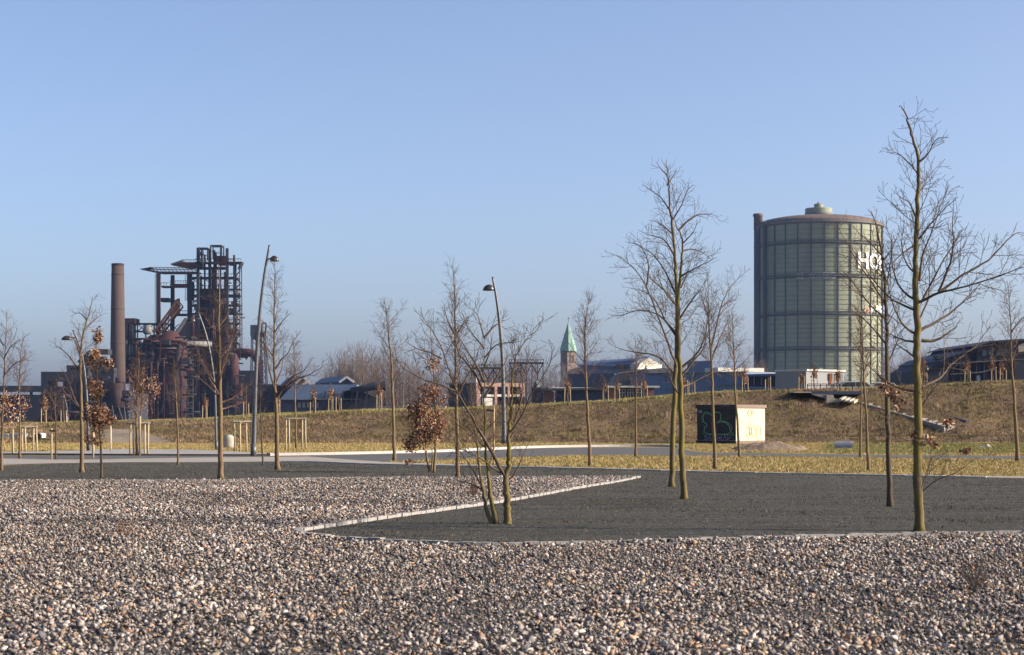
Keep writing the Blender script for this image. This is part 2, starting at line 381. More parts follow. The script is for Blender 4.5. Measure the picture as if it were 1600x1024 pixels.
# grass: short tufts of a few blades
def tufts(name, X, Y, Z, h, cols, nb=4, wid=.012):
    n = len(X); Vs = np.zeros((n, nb, 3, 3)); a = rng.uniform(0, 2*math.pi, (n, nb)); ln = rng.uniform(.15, .8, (n, nb))
    hh = h[:, None]*rng.uniform(.6, 1.15, (n, nb)); bx = X[:, None]+rng.normal(0, .03, (n, nb)); by = Y[:, None]+rng.normal(0, .03, (n, nb))
    px, py = -np.sin(a)*wid, np.cos(a)*wid
    Vs[:, :, 0] = np.stack([bx+px, by+py, np.broadcast_to(Z[:, None]-.02, a.shape)], -1)
    Vs[:, :, 1] = np.stack([bx-px, by-py, np.broadcast_to(Z[:, None]-.02, a.shape)], -1)
    Vs[:, :, 2] = np.stack([bx+np.cos(a)*ln*hh, by+np.sin(a)*ln*hh, Z[:, None]+hh], -1)
    C = np.repeat(cols, nb*3, 0)
    return tri_soup(name, M['tuft'], Vs.reshape(-1, 3), C, 3, kind='stuff')
def scatter(n, y0, y1): 
    y = np.sqrt(rng.uniform(y0*y0, y1*y1, n)); return rng.uniform(-1, 1, n)*(.30*y+7), y
X, Y = scatter(76000, YF-.5, YC+2.5)
px = 800+F*X/Y; Z = np.array([ground_z(x, y) for x, y in zip(X, Y)]); py = HOR-(Z-H)*F/Y
k = ~in_poly(px, py, RAMP); X, Y, Z = X[k], Y[k], Z[k]
pal = np.array([(.25,.17,.10),(.34,.24,.14),(.13,.09,.055),(.16,.145,.05),(.43,.32,.19)])
cl = np.array([noise.noise(Vector((x*.35, y*.35, 5))) for x, y in zip(X, Y)])
pk = np.where(cl > .02, rng.choice([3, 3, 1, 2], len(X)), rng.choice([0, 1, 2, 4, 0], len(X)))
big = np.array([noise.fractal(Vector((x*.16, y*.5, 21)), 1, 2, 4) for x, y in zip(X, Y)])
k = rng.random(len(X)) < np.clip(.75+big, .2, 1)
tufts('embankment_grass', X[k], Y[k], Z[k], (rng.uniform(.05, .2, len(X))*np.clip(1+.8*big, .5, 1.8))[k], (pal[pk]*np.clip(.82+.75*big, .4, 1.3)[:, None]*rng.uniform(.7, 1.2, (len(X), 1)))[k])
gx = rng.uniform(-18, 18, 90000); gy = 19+rng.random(90000)**.9*36
wn = np.array([noise.fractal(Vector((x*.22, y*1.1, 31)), 1, 2, 5) for x, y in zip(gx, gy)])
k = in_poly(800+F*gx/gy, HOR+H*F/gy, CHIP) & (wn > .10+.45*rng.random(len(gx))); gx, gy = gx[k], gy[k]
wp = np.array([(.10,.085,.05),(.06,.055,.035),(.16,.125,.075),(.045,.042,.035)])
tufts('chippings_weeds', gx, gy, np.full(len(gx), .012), rng.uniform(.012, .045, len(gx)), wp[rng.integers(0, 4, len(gx))]*rng.uniform(.7, 1.2, (len(gx), 1)), 4, .008)
X, Y = scatter(20000, YC+.5, YP+3); Z = np.array([ground_z(x, y) for x, y in zip(X, Y)])
pal = np.array([(.34,.28,.09),(.42,.33,.13),(.22,.22,.065)])
tufts('plateau_grass', X, Y, Z, rng.uniform(.04, .12, len(X)), pal[rng.integers(0, 3, len(X))]*rng.uniform(.75, 1.2, (len(X), 1)))
LAWN1 = [(545,721.8),(600,722.3),(700,718.5),(800,715.5),(900,712),(1080,713),(1240,714),(1340,715.5),(1600,718.5),(2600,728.5),(2600,763),(1600,745.5),(1200,739),(900,730.6),(800,728.4),(680,725),(600,722.5)]
LAWN2 = [(350,705.5),(420,708.5),(540,709.8),(680,706),(850,699),(950,697.5),(1064,698.5),(1100,707),(1200,708),(1340,710.4),(1600,712.6),(2600,721),(2600,693.2),(900,692.8),(600,693),(-900,695),(-900,707),(60,705.5),(170,702),(300,702.8)]
X, Y = scatter(118000, 43, 94.5); px = 800+F*X/Y; py = HOR+H*F/Y
k = in_poly(px, py, LAWN1) | in_poly(px, py, LAWN2); X, Y = X[k], Y[k]; px = px[k]
pal = np.array([(.40,.30,.12),(.49,.38,.18),(.30,.235,.085),(.17,.19,.06)])
green = (px > 1290) & (Y > 70)
pk = np.where(green & (rng.random(len(X)) < .7), 3, rng.choice([0, 1, 2, 0, 2, 3], len(X), p=[.28,.22,.2,.12,.12,.06]))
tufts('lawn_grass', X, Y, np.zeros(len(X)), rng.uniform(.03, .085, len(X)), pal[pk]*rng.uniform(.75, 1.2, (len(X), 1)), 4, .014)
# ------------------------------------------------------------------ bare trees
def rot(v, ax, a):
    c, s = math.cos(a), math.sin(a); return v*c+np.cross(ax, v)*s+ax*np.dot(ax, v)*(1-c)
def unit(v): return v/(np.linalg.norm(v)+1e-9)
def walk(rg, p, d, L, n, up=.12, kink=.16):
    P = [p]; d = unit(d)
    for i in range(n):
        ax = unit(np.array([rg.gauss(0, 1) for _ in range(3)]))
        d = unit(rot(d, ax, rg.gauss(0, kink))+np.array([0, 0, up])); P.append(P[-1]+d*L/n)
    return np.array(P)
def children(mb, rg, P, r, level, cfg):
    seg = np.linalg.norm(np.diff(P, axis=0), axis=1); cum = np.concatenate([[0], np.cumsum(seg)]); L = cum[-1]
    if L < cfg['minL']: return
    sp = cfg['sp'][min(level, len(cfg['sp'])-1)]; s = L*rg.uniform(.12, .25) if level else L*cfg.get('t0', .3)
    side = rg.uniform(0, 6.28)
    while s < L*.985:
        i = min(len(seg)-1, int(np.searchsorted(cum, s)-1)); f = (s-cum[i])/max(seg[i], 1e-6)
        p = P[i]+(P[i+1]-P[i])*f; t = unit(P[i+1]-P[i]); rp = r[i]+(r[i+1]-r[i])*f
        side += 2.4+rg.gauss(0, .5)
        ref = np.array([0, 0, 1.]) if abs(t[2]) < .9 else np.array([1., 0, 0])
        u = unit(np.cross(t, ref)); ax = rot(u, t, side)
        d = rot(t, ax, R(rg.uniform(28, 58)))
        l = ((L-s)*cfg['lf']+cfg['l0'])*rg.uniform(.45, 1.1)
        l = min(l, cfg['cap'][min(level, len(cfg['cap'])-1)])
        n = 5 if l > .5*cfg['k'] else (4 if l > .25*cfg['k'] else 3)
        Q = walk(rg, p, d, l, n, cfg['up'], cfg['kink'])
        r0 = min(rp*.7, cfg['rmin']+l*.0055); rr = np.linspace(r0, cfg['rmin'], len(Q))
        mb.tube(Q, rr, 4 if r0 > .008*cfg['k'] else 3, cap=False)
        if level < cfg['lev']: children(mb, rg, Q, rr, level+1, cfg)
        s += sp*rg.uniform(.6, 1.5)
def leaf_soup(rg_np, spots, Y, size):
    """curled dry leaves: folded pairs of quads"""
    Vs, C = [], []
    pal = np.array([(.35,.17,.085),(.24,.105,.06),(.46,.27,.15),(.14,.07,.045),(.55,.38,.25)])
    for cx, cy, rx, ry, n in spots:
        n = int(n*2.8)
        d = rg_np.normal(size=(n, 3)); d /= np.linalg.norm(d, axis=1)[:, None]; d *= (rg_np.random(n)**.5)[:, None]
        # gather the leaves into small clumps
        nc = max(4, n//6); cen = rg_np.normal(size=(nc, 3)); cen /= np.linalg.norm(cen, axis=1)[:, None]; cen *= (rg_np.random(nc)**.45)[:, None]
        d = cen[rg_np.integers(0, nc, n)]*.88+d*.34
        k = Y/F; c = W(cx, cy, Y)
        p = c+d*np.array([rx*k, (rx+ry)/2*k*.8, ry*k])
        a = unit_rows(rg_np.normal(size=(n, 3))+np.array([0, 0, -.9])); b_ = unit_rows(np.cross(a, rg_np.normal(size=(n, 3)))); nn = np.cross(a, b_)
        s = (size*rg_np.uniform(.6, 1.25, n))[:, None]
        root, tipp = p, p+a*s; m1, m2 = p+a*s*.4, p+a*s*.75
        l1 = m1+b_*s*.3+nn*s*.16; r1 = m1-b_*s*.3+nn*s*.16; l2 = m2+b_*s*.24+nn*s*.1; r2 = m2-b_*s*.24+nn*s*.1
        mid = p+a*s*.55-nn*s*.06
        Vs.append(np.stack([root, mid, l2, l1, mid, tipp, l2, l2, root, r1, r2, mid, mid, r2, r2, tipp], 1)[:, [0,1,2,3, 1,5,6,2, 0,9,10,1, 1,10,5,5]])
        C.append(np.repeat(pal[rg_np.integers(0, 5, n)]*rg_np.uniform(.75, 1.25, (n, 1)), 16, 0))
    return np.concatenate(Vs).reshape(-1, 3), np.concatenate(C)
def unit_rows(v): return v/(np.linalg.norm(v, axis=1)[:, None]+1e-9)
def leaf_tris(rg_np, spots, Y, size, yoff=0):
    Vs, C = leaf_soup(rg_np, spots, Y, size)
    q = Vs.reshape(-1, 4, 3); t = np.stack([q[:, 0], q[:, 1], q[:, 2], q[:, 0], q[:, 2], q[:, 3]], 1)
    qc = C.reshape(-1, 4, 3); tc = np.stack([qc[:, 0]]*6, 1)
    # drop the empty triangles
    a = t.reshape(-1, 3, 3); ar = np.linalg.norm(np.cross(a[:, 1]-a[:, 0], a[:, 2]-a[:, 0]), axis=1) > 1e-9
    return a[ar].reshape(-1, 3), tc.reshape(-1, 3, 3)[ar].reshape(-1, 3)

def tree(name, label, stems, w, limbs=(), ex=.95, auto=None, leaves=(), moss=False, dark=False, Y=None, seed=1, tw=1.0, cat='tree', group=None, leaf_size=.06, lev=2, z0=None, stakes=None):
    """stems: photo outlines of the leading stems (first point on the ground); limbs: outlines of the main limbs;
    auto: (count, first height share, longest reach in photo pixels)"""
    rg = random.Random(seed); rn = np.random.default_rng(seed)
    Y = Y or GY(stems[0][0][1]); k = Y/F
    base = W(stems[0][0][0], stems[0][0][1], Y)
    if z0 is not None: base[2] = z0
    root = thing(name, base, label, cat, group)
    tk = MB(); cr = MB()
    rmin = .0030*max(1, Y/42)*tw
    cfg = dict(minL=.14, sp=[.125, .10, .09], lf=.42, l0=.16, cap=[1.1, .6, .3], up=.06, kink=.2, rmin=rmin, lev=lev, k=1.0, t0=.42)
    def path(px, r0, r1, depth, n=5, ex=.95):
        P = catmull(px, n); q = np.linspace(0, 1, len(P)); w_ = np.array([W(x, y, Y) for x, y in P])
        w_[:, 1] += depth*q
        jit = np.array([[rg.gauss(0, 1) for _ in range(3)] for _ in P])*min(.007, r0*.16); jit[0] = 0; w_ += jit
        return w_, r1+(r0-r1)*(1-q)**ex
    leadP = []
    for i, s in enumerate(stems):
        wi = w[i] if isinstance(w, (list, tuple)) else w
        P, r = path(s, wi/2*k, rmin*1.3, 0 if i == 0 else rg.uniform(-.6, .6), 5, ex)
        if s[0][1] == stems[0][0][1] or i == 0:
            P[0][2] = base[2]-.03; r[0] *= 1.45
        tk.tube(P, r, 9); leadP.append((P, r)); children(cr, rg, P, r, 0, dict(cfg, t0=.5, cap=[.7, .4, .2]))
    for l in limbs:
        lw = None
        if not isinstance(l[0], (list, tuple)): lw, l = l[0], l[1:]
        Lp = np.linalg.norm(np.diff(np.array(l), axis=0), axis=1).sum()*k
        r0 = lw/2*k if lw else min(.022*k/.012, .006+Lp*.011)
        # start depth: sit on the nearest stem
        s0 = W(l[0][0], l[0][1], Y); best = min(((np.hypot(p[0]-s0[0], p[2]-s0[2]), p[1]) for P, r in leadP for p in P))
        P, r = path(l, r0*.85, rmin*1.1, rg.uniform(-.55, .55)*Lp, 4, 1.25)
        P[:, 1] += best[1]-Y
        cr.tube(P, r, 6, cap=False); children(cr, rg, P, r, 0, dict(cfg, t0=.22))
        leadP.append((P, r))
    if auto:
        n, t0, reach = auto; P, r = leadP[0]
        zc = P[:, 2]; az = rg.uniform(0, 6.28)
        for i in range(n):
            t = t0+(.94-t0)*(i+.5)/n+rg.uniform(-.02, .02); z = zc[0]+(zc[-1]-zc[0])*t
            p = np.array([np.interp(z, zc, P[:, j]) for j in range(3)]); rp = float(np.interp(z, zc, r)); az += 2.4+rg.gauss(0, .35)
            u = (t-t0)/(1-t0); l = 1.2*reach*k*(.35+.65*math.sin(math.pi*min(1, .25+u*.75)))*rg.uniform(.6, 1.15)*(1 if u < .7 else .75)
            inc = R(rg.uniform(34, 58)*(1-.3*u)); d = np.array([math.cos(az)*math.sin(inc), math.sin(az)*math.sin(inc), math.cos(inc)])
            Q = walk(rg, p, d, l, 7, .05, .13); r0 = min(rp*.6, .005+l*.010); rr = rmin+(r0-rmin)*np.linspace(1, 0, len(Q))**1.2
            cr.tube(Q, rr, 5, cap=False); children(cr, rg, Q, rr, 0, dict(cfg, t0=.2))
    tk.build('trunk', M['bark_moss'] if moss else M['bark_dark'] if dark else M['bark'], root, True)
    cr.build('crown', M['twig_moss'] if moss else M['twig'], root, True)
    if leaves:
        v, c = leaf_tris(rn, leaves, Y, leaf_size); tri_soup('dry_leaves', M['leaf'], v, c, 3, root)
    return root

tree('bare_oak', 'tallest bare oak at right, mossy trunk, a few dry leaves low down', [[(1436,831),(1434,760),(1434,690),(1434,600),(1433,540),(1432,480),(1430,440),(1431,400),(1433,350),(1435,290),(1435,252),(1428,222),(1419,192),(1412,172),(1404,165)]], 15, limbs=[
 [6,(1433,474),(1460,460),(1490,453),(1530,441),(1580,423),(1612,416)], [5,(1462,459),(1500,432),(1540,408),(1570,378),(1587,365),(1608,365)],
 [6,(1437,517),(1470,500),(1500,480),(1530,452),(1548,435)], [7,(1440,532),(1460,533),(1480,522),(1496,510),(1503,498)], [6,(1440,605),(1460,597),(1478,588),(1495,570),(1520,553),(1545,535),(1570,505)],
 [5,(1430,534),(1412,532),(1392,523),(1368,516)], [5,(1430,522),(1410,510),(1395,488),(1385,468),(1376,440)], [5,(1428,484),(1412,476),(1392,463),(1372,440),(1352,410),(1335,380)],
 [5,(1431,470),(1412,455),(1400,430),(1396,400),(1402,375)], [4,(1432,382),(1412,394),(1396,408),(1384,430)], [4,(1433,345),(1420,320),(1405,312),(1391,304)],
 [5,(1436,440),(1441,400),(1452,370),(1465,335),(1480,290)], [5,(1462,458),(1476,415),(1477,385),(1472,355),(1470,320)], [4,(1440,470),(1462,430),(1480,400),(1500,372),(1510,352)],
 [3,(1433,270),(1415,250),(1402,240),(1390,238)], [4,(1435,255),(1448,242),(1460,220),(1478,218)], [3,(1434,300),(1446,290),(1452,275)], [4,(1434,375),(1452,352),(1470,330),(1492,310)],
 [4,(1431,560),(1418,548),(1405,535),(1404,505)], [4,(1430,612),(1408,607),(1388,594),(1372,575)], [3,(1430,690),(1405,684),(1388,668),(1378,640)], [3,(1440,690),(1462,676),(1480,662),(1486,648)], [3,(1436,772),(1462,750),(1490,738),(1520,715)], [3,(1438,765),(1448,740),(1458,715),(1480,700)], [3,(1438,640),(1456,610),(1475,590),(1486,565)],
 [4,(1432,430),(1415,410),(1408,380),(1412,345)], [4,(1436,500),(1452,470),(1458,440),(1462,400),(1486,380)]],
 leaves=[(1400,625,22,20,34),(1437,682,15,16,42),(1455,690,18,12,20),(1480,655,18,14,10),(1510,706,10,8,12),(1380,605,10,10,12)], moss=True, seed=3, leaf_size=.06)
tree('bare_oak', 'rear of the two crossing bare trees right of centre with a brown trunk', [[(1050,762),(1051,700),(1053,630),(1056,570),(1058,500),(1056,440),(1055,400),(1050,350),(1046,320),(1045,290),(1043,270),(1041,248)]], 9, limbs=[
 [5,(1056,575),(1053,564),(1031,508),(1009,452),(990,425),(966,406),(942,398)], [4,(1008,450),(1012,418),(1004,392),(988,378)], [4,(1056,460),(1040,425),(1022,398),(998,382),(978,376)], [4,(1054,400),(1037,376),(1012,368),(996,362)],
 [3,(1046,328),(1034,310),(1020,299),(1004,288)], [3,(1050,345),(1064,322),(1071,302),(1080,293)], [4,(1056,590),(1030,558),(998,550),(975,545),(952,534)], [4,(1056,520),(1030,492),(1000,484),(970,492),(952,488)], [3,(1042,290),(1052,275),(1058,264)], [3,(1043,275),(1032,264),(1024,255)], [4,(1052,470),(1035,452),(1015,436),(1000,410)], [3,(1050,365),(1030,350),(1012,345)]], seed=5, moss=True)
tree('bare_oak', 'front of the two crossing bare trees right of centre with a thick mossy trunk', [[(1069,781),(1066,720),(1064,640),(1062,580),(1060,520),(1060,470),(1064,420),(1067,380),(1059,358),(1054,342)]], 10.5, limbs=[
 [4,(1060,360),(1076,345),(1090,336),(1105,334),(1122,337)], [4,(1067,392),(1082,389),(1096,392),(1114,405)], [4,(1064,432),(1086,420),(1118,404)], [5,(1064,575),(1086,556),(1100,530),(1108,488),(1120,455)], [5,(1063,590),(1085,562),(1098,545),(1110,505)], [3,(1066,382),(1082,364),(1089,348)],
 [4,(1061,500),(1080,470),(1092,455),(1100,440)], [4,(1060,530),(1040,500),(1026,470),(1010,455),(985,448)], [4,(1061,480),(1042,462),(1030,440),(1022,420)], [4,(1064,620),(1052,600),(1046,570),(1040,540)], [3,(1064,450),(1074,425),(1080,400)], [4,(1064,605),(1085,598),(1115,583),(1150,576)]], seed=8, moss=True)
tree('multi_stem_tree', 'wide spreading mossy tree with three stems rising from the dark chippings', [
 [(794,820),(793,800),(791,770),(790,745),(795,728),(794,700),(795,672),(797,648),(800,620),(800,585),(804,572),(811,546),(833,522),(841,512),(845,503)],
 [(777,819),(769,790),(765,765),(762,740),(758,700),(758,660),(756,630),(757,600),(756,560),(757,526)],
 [(769,818),(760,797),(754,765),(749,735),(745,700),(740,660),(736,620),(734,588)]], [13, 9, 8], limbs=[
 [6,(795,690),(803,678),(818,670),(836,660),(850,646),(864,630)], [4,(796,678),(815,650),(832,612),(843,597),(858,570),(861,550)], [4,(803,660),(812,635),(818,590),(825,560),(827,545)],
 [7,(790,748),(780,728),(765,700),(750,675),(738,652),(728,636),(714,610),(706,588),(697,560),(690,540),(680,525),(668,505),(651,489)], [4,(790,742),(775,735),(757,720),(740,710),(715,698),(692,677),(676,667)],
 [4,(793,752),(803,742),(812,725),(820,705),(831,684)], [4,(713,612),(690,602),(665,594),(642,582),(626,568),(616,555)], [4,(692,562),(675,553),(655,547),(638,536)],
 [5,(756,612),(742,584),(728,566),(716,550),(712,524),(718,510)], [5,(757,597),(745,572),(730,548),(714,524),(700,505)], [5,(757,622),(772,597),(786,573),(794,556)], [4,(757,528),(772,511),(780,506),(790,501)], [3,(757,530),(750,505),(746,493),(738,482)], [3,(757,545),(740,525),(730,510),(722,490)], [3,(757,560),(775,540),(800,536),(812,534)],
 [4,(755,770),(746,748),(735,730),(722,712),(710,700)], [3,(752,765),(730,755),(712,752)], [3,(718,618),(730,590),(742,570),(748,550)], [3,(757,575),(766,548),(768,530)], [3,(760,700),(748,690),(738,664)]], moss=True, seed=13, ex=1.7)
tree('bare_tree', 'slender bare tree close in front of the gasholder with a dark straight trunk', [[(1391,793),(1388,700),(1386,600),(1385,500),(1382,430),(1376,390),(1368,350),(1361,330)]], 9, limbs=[
 [4,(1385,480),(1370,445),(1350,410),(1335,375),(1322,345)], [4,(1384,450),(1392,415),(1396,380),(1388,350)], [4,(1386,540),(1366,515),(1345,495),(1325,480)], [4,(1386,570),(1400,540),(1412,515)], [4,(1385,500),(1362,480),(1340,455),(1320,430),(1305,420)], [3,(1386,600),(1360,575),(1340,560)], [3,(1378,400),(1360,380),(1342,365),(1330,350)]], seed=21, auto=(6, .5, 55), dark=True)
tree('bare_tree', 'bare tree with brown trunk directly in front of the blast furnace tower', [[(345,749),(345,690),(344,620),(343,560),(342,500),(343,450),(342,412)]], 9, limbs=[
 [4,(343,622),(330,610),(306,589),(289,572)], [4,(343,618),(338,608),(324,579),(303,526)], [4,(343,610),(328,588),(306,548),(296,520)], [4,(344,580),(352,566),(363,526),(368,500)], [4,(344,630),(362,622),(381,607),(392,596)], [4,(345,640),(362,634),(388,626)], [3,(343,560),(354,545),(366,520),(372,495)], [3,(342,520),(330,510),(318,490)], [3,(342,510),(352,496),(362,470)], [3,(343,600),(350,570),(356,540)]], seed=33, auto=(5, .55, 28), tw=.9)
tree('bare_tree', 'tall slim bare tree just right of the dark leaning lamp post', [[(434,735),(433,690),(432,640),(430,600),(428,540),(429,470),(430,404)]], 8, limbs=[
 [4,(431,577),(440,562),(449,553),(460,532),(470,518)], [4,(433,616),(460,597),(488,585),(518,569)], [4,(433,622),(448,600),(459,590),(480,578),(494,560)], [4,(430,612),(423,580),(418,535),(412,500)], [3,(429,520),(440,505),(456,490)], [3,(430,600),(440,575),(442,545)], [3,(429,560),(416,540),(406,520)]], seed=35, auto=(9, .45, 30), tw=.9)
tree('bare_tree', 'bare tree with a leaning top beside the far left lamp', [[(128,739),(128,690),(127,640),(126,590),(126,550),(132,515),(139,490),(145,463)]], 7, limbs=[
 [3,(127,646),(115,629),(97,611),(84,590)], [3,(126,640),(117,622),(110,597),(100,575)], [3,(126,580),(107,559),(92,546),(78,538)], [3,(132,515),(145,500),(160,488)], [3,(136,500),(124,490),(110,488)], [3,(127,560),(120,535),(112,520)]], seed=37, auto=(5, .55, 25), tw=.9)
tree('bare_tree', 'bare young tree in front of the pale far wood left of centre', [[(616,721),(615,660),(613,600),(611,560),(607,520),(604,490),(599,464)]], 5.5, seed=41, auto=(11, .48, 42), tw=.85)
tree('bare_tree', 'tall upright bare tree directly behind the three stemmed tree', [[(715,748),(715,690),(713,620),(712,560),(711,500),(710,450),(708,402)]], 7, limbs=[[3,(712,525),(724,506),(733,492)], [3,(711,525),(700,500),(694,478)]], seed=43, auto=(20, .4, 30), tw=.9)
tree('bare_tree', 'bare young tree standing just right of the green church spire', [[(922,729),(920,680),(917,620),(915,570),(914,520),(917,490),(922,458)]], 6, seed=45, auto=(14, .42, 48), tw=.9)
tree('bare_tree', 'thin bare tree between the spire and the crossing pair', [[(993,714),(994,660),(994,610),(994,560),(993,525)]], 4.2, seed=47, auto=(9, .5, 34), tw=.8)
tree('bare_tree', 'bare tree with its crown leaning right in front of the dark graffiti wall', [[(1117,733),(1115,670),(1113,600),(1111,560),(1108,510),(1107,470),(1106,425)]], 6, limbs=[
 [4,(1111,548),(1120,508),(1130,470),(1145,444),(1174,418)], [3,(1108,500),(1098,470),(1092,445)], [4,(1112,562),(1126,530),(1141,500),(1152,478)], [3,(1128,480),(1140,470),(1155,468)]], seed=49, auto=(7, .5, 32), tw=.9)
tree('bare_tree', 'thin bare tree in front of the corner of the graffiti hut', [[(1155,715),(1153,670),(1149,610),(1147,560),(1145,520),(1144,488)]], 4.6, seed=51, auto=(10, .5, 36), tw=.8)
tree('bare_tree', 'left of two thin bare trees at the foot of the gasholder stairs', [[(1344,716),(1345,660),(1346,600),(1345,540),(1342,490)]], 4, seed=53, auto=(9, .5, 40), tw=.8)
tree('bare_tree', 'right of two thin bare trees at the foot of the gasholder stairs', [[(1357,736),(1355,680),(1351,610),(1348,550),(1344,500),(1340,455)]], 5, seed=55, auto=(11, .48, 44), tw=.85)
tree('bare_tree', 'bare tree near the right edge in front of the dark hall', [[(1590,722),(1587,660),(1583,600),(1580,560),(1579,500),(1574,438)]], 6.5, limbs=[[3,(1582,590),(1570,560),(1560,540),(1545,530)], [3,(1580,520),(1592,500),(1606,490)]], seed=57, auto=(8, .5, 38), tw=.85)
tree('bare_tree', 'bare tree cut by the left edge of the view', [[(2,736),(3,680),(5,620),(8,560),(11,482)]], 5, limbs=[[3,(6,560),(20,540),(36,530)], [3,(5,590),(22,570),(44,560)], [3,(6,540),(-8,520),(-20,500)]], seed=59, auto=(7, .4, 34), leaves=[(10,640,24,36,160)], tw=.85)
tree('bare_tree', 'thin bare tree second from the left edge of the view', [[(31,717),(31,660),(30,610),(32,560),(36,528)]], 4, seed=61, auto=(9, .5, 30), leaves=[(38,635,10,24,46)], tw=.8)
tree('sapling', 'thin dark bare sapling beside a single pale stake', [[(87,719),(87,670),(86,630),(85,598)]], 3, seed=63, auto=(7, .45, 22), dark=True, tw=.8)
tree('young_oak', 'young oak with thick clusters of brown leaves left of the chimney', [[(159,748),(158,710),(155,660),(152,600),(150,550),(153,510)]], 4.2, seed=65, auto=(9, .22, 28), leaves=[(152,650,22,26,330),(170,655,14,10,60),(148,608,16,18,110),(166,566,14,12,70),(146,560,11,20,100),(153,524,7,14,60),(145,690,14,10,40)], tw=.85, leaf_size=.072)
tree('young_oak', 'forked young oak with sparse brown leaves inside the guard below the furnace', [[(214,712),(213,660),(214,610),(217,570),(216,548)], [(219,712),(221,660),(224,610),(228,575)]], [4, 3.2], seed=67, auto=(9, .35, 26), leaves=[(222,610,28,48,210),(240,600,14,16,70),(212,640,12,22,50),(205,585,9,14,24)], tw=.85)
tree('sapling', 'thin bare sapling between the leafy guard oak and the furnace tree', [[(278,727),(278,690),(276,640),(274,600),(272,560)]], 3.6, seed=69, auto=(6, .55, 18), tw=.8)
tree('sapling', 'low thin sapling between the dark lamp and the slim bare tree', [[(411,728),(409,690),(407,650),(406,600)]], 3, seed=71, auto=(8, .3, 17), dark=True, tw=.8)
tree('young_oak', 'bushy young oak with dense copper leaves left of the three stemmed tree', [[(672,739),(667,715),(664,680),(662,640),(664,600)], [(678,740),(680,700),(680,640),(676,570),(671,500)], [(674,740),(676,710),(670,690)]], [4.2, 4.6, 3], seed=73, auto=(12, .3, 30), leaves=[(664,665,28,36,560),(644,694,16,14,130),(650,640,18,22,160),(672,615,22,22,110),(685,665,13,28,150),(672,570,18,24,46),(640,722,9,8,22),(690,630,10,20,24)], tw=.9, leaf_size=.074)
tree('bare_tree', 'bare tree with small crown above the right wooden tree guard', [[(463,702),(462,660),(461,620),(460,570),(459,530)]], 3.6, seed=75, auto=(8, .5, 26), tw=.75)

# saplings staked along the top of the bank
def bank_sapling(px, top, lw, label, leafy, seed, stakes=2, Y=114.0):
    rg = random.Random(seed); rn = np.random.default_rng(seed); k = Y/F
    X = (px-800)*k; z = ground_z(X, Y); pb_ = HOR-(z-H)/k
    root = tree('staked_sapling', label, [[(px, pb_), (px+rg.uniform(-1, 1), (pb_*2+top)/3), (px+rg.uniform(-1.5, 1.5), (pb_+2*top)/3), (px+rg.uniform(-1, 1), top)]], 2.2, seed=seed,
        auto=(9 if leafy else 7, .38, lw*.9), leaves=[(px, top+(pb_-top)*.42, lw*.55, (pb_-top)*.28, 70)] if leafy else (), Y=Y, tw=.75, z0=z, group='staked saplings along the bank top', leaf_size=.10, lev=1)
    for i in range(stakes):
        mb = MB(); a = (-1)**i*.18+rg.uniform(-.05, .05); h = 1.0*rg.uniform(.75, 1.1)
        mb.tube([(X+a, Y-.2, z-.2), (X+a*.9, Y-.2, z+h)], .028, 7); mb.build('stake', M['stake'], root)
SAP = [(490,600,8,'leafy staked sapling in front of the blue shed wall, left of its twin',1),(434,612,8,'leafy staked sapling half hidden behind the dark lamp post',1),(517,598,8,'leafy staked sapling in front of the gable of the blue shed',1),(593,592,9,'leafy staked sapling under the end of the fat pipe',1),(530,612,6,'small bare staked sapling right of the blue shed gable',0),
 (887,585,8,'leafy staked sapling right below the church tower',1),(945,590,8,'leafy staked sapling in front of the long dark block',1),(964,592,9,'leafy staked sapling at the left end of the white flat roof',1),(1006,588,9,'leafy staked sapling at the right end of the white flat roof',1),(1070,585,8,'leafy staked sapling in front of the blue works building',1),(1081,592,6,'bare staked sapling in front of the blue works building',0),
 (1163,570,8,'leafy staked sapling at the start of the slatted blue front',1),(1200,590,6,'thin bare staked sapling before the slatted blue front',0),(1252,578,9,'leafy staked sapling at the left end of the grey pavilion',1),(1272,566,9,'leafy staked sapling before the blank wall of the grey pavilion',1),(1309,574,8,'leafy staked sapling before the orange door panel',1),
 (1443,555,10,'reddish staked sapling just right of the mossy oak trunk',1),(1511,555,11,'reddish staked sapling before the middle of the dark hall',1),(1551,545,11,'reddish staked sapling before the high bay of the dark hall',1),(1566,560,9,'smaller reddish staked sapling before the high bay of the dark hall',1),
 (70,608,9,'leafy staked sapling before the low plank wall at left',1),(100,614,7,'bare staked sapling before the low plank wall at left',0),(321,612,7,'leafy staked sapling at the foot of the furnace scaffolding',1),(385,600,8,'bare staked sapling below the furnace hopper',0)]
for i, (px, top, lw, lab, lf) in enumerate(SAP): bank_sapling(px, top, lw, lab, lf, 200+i)

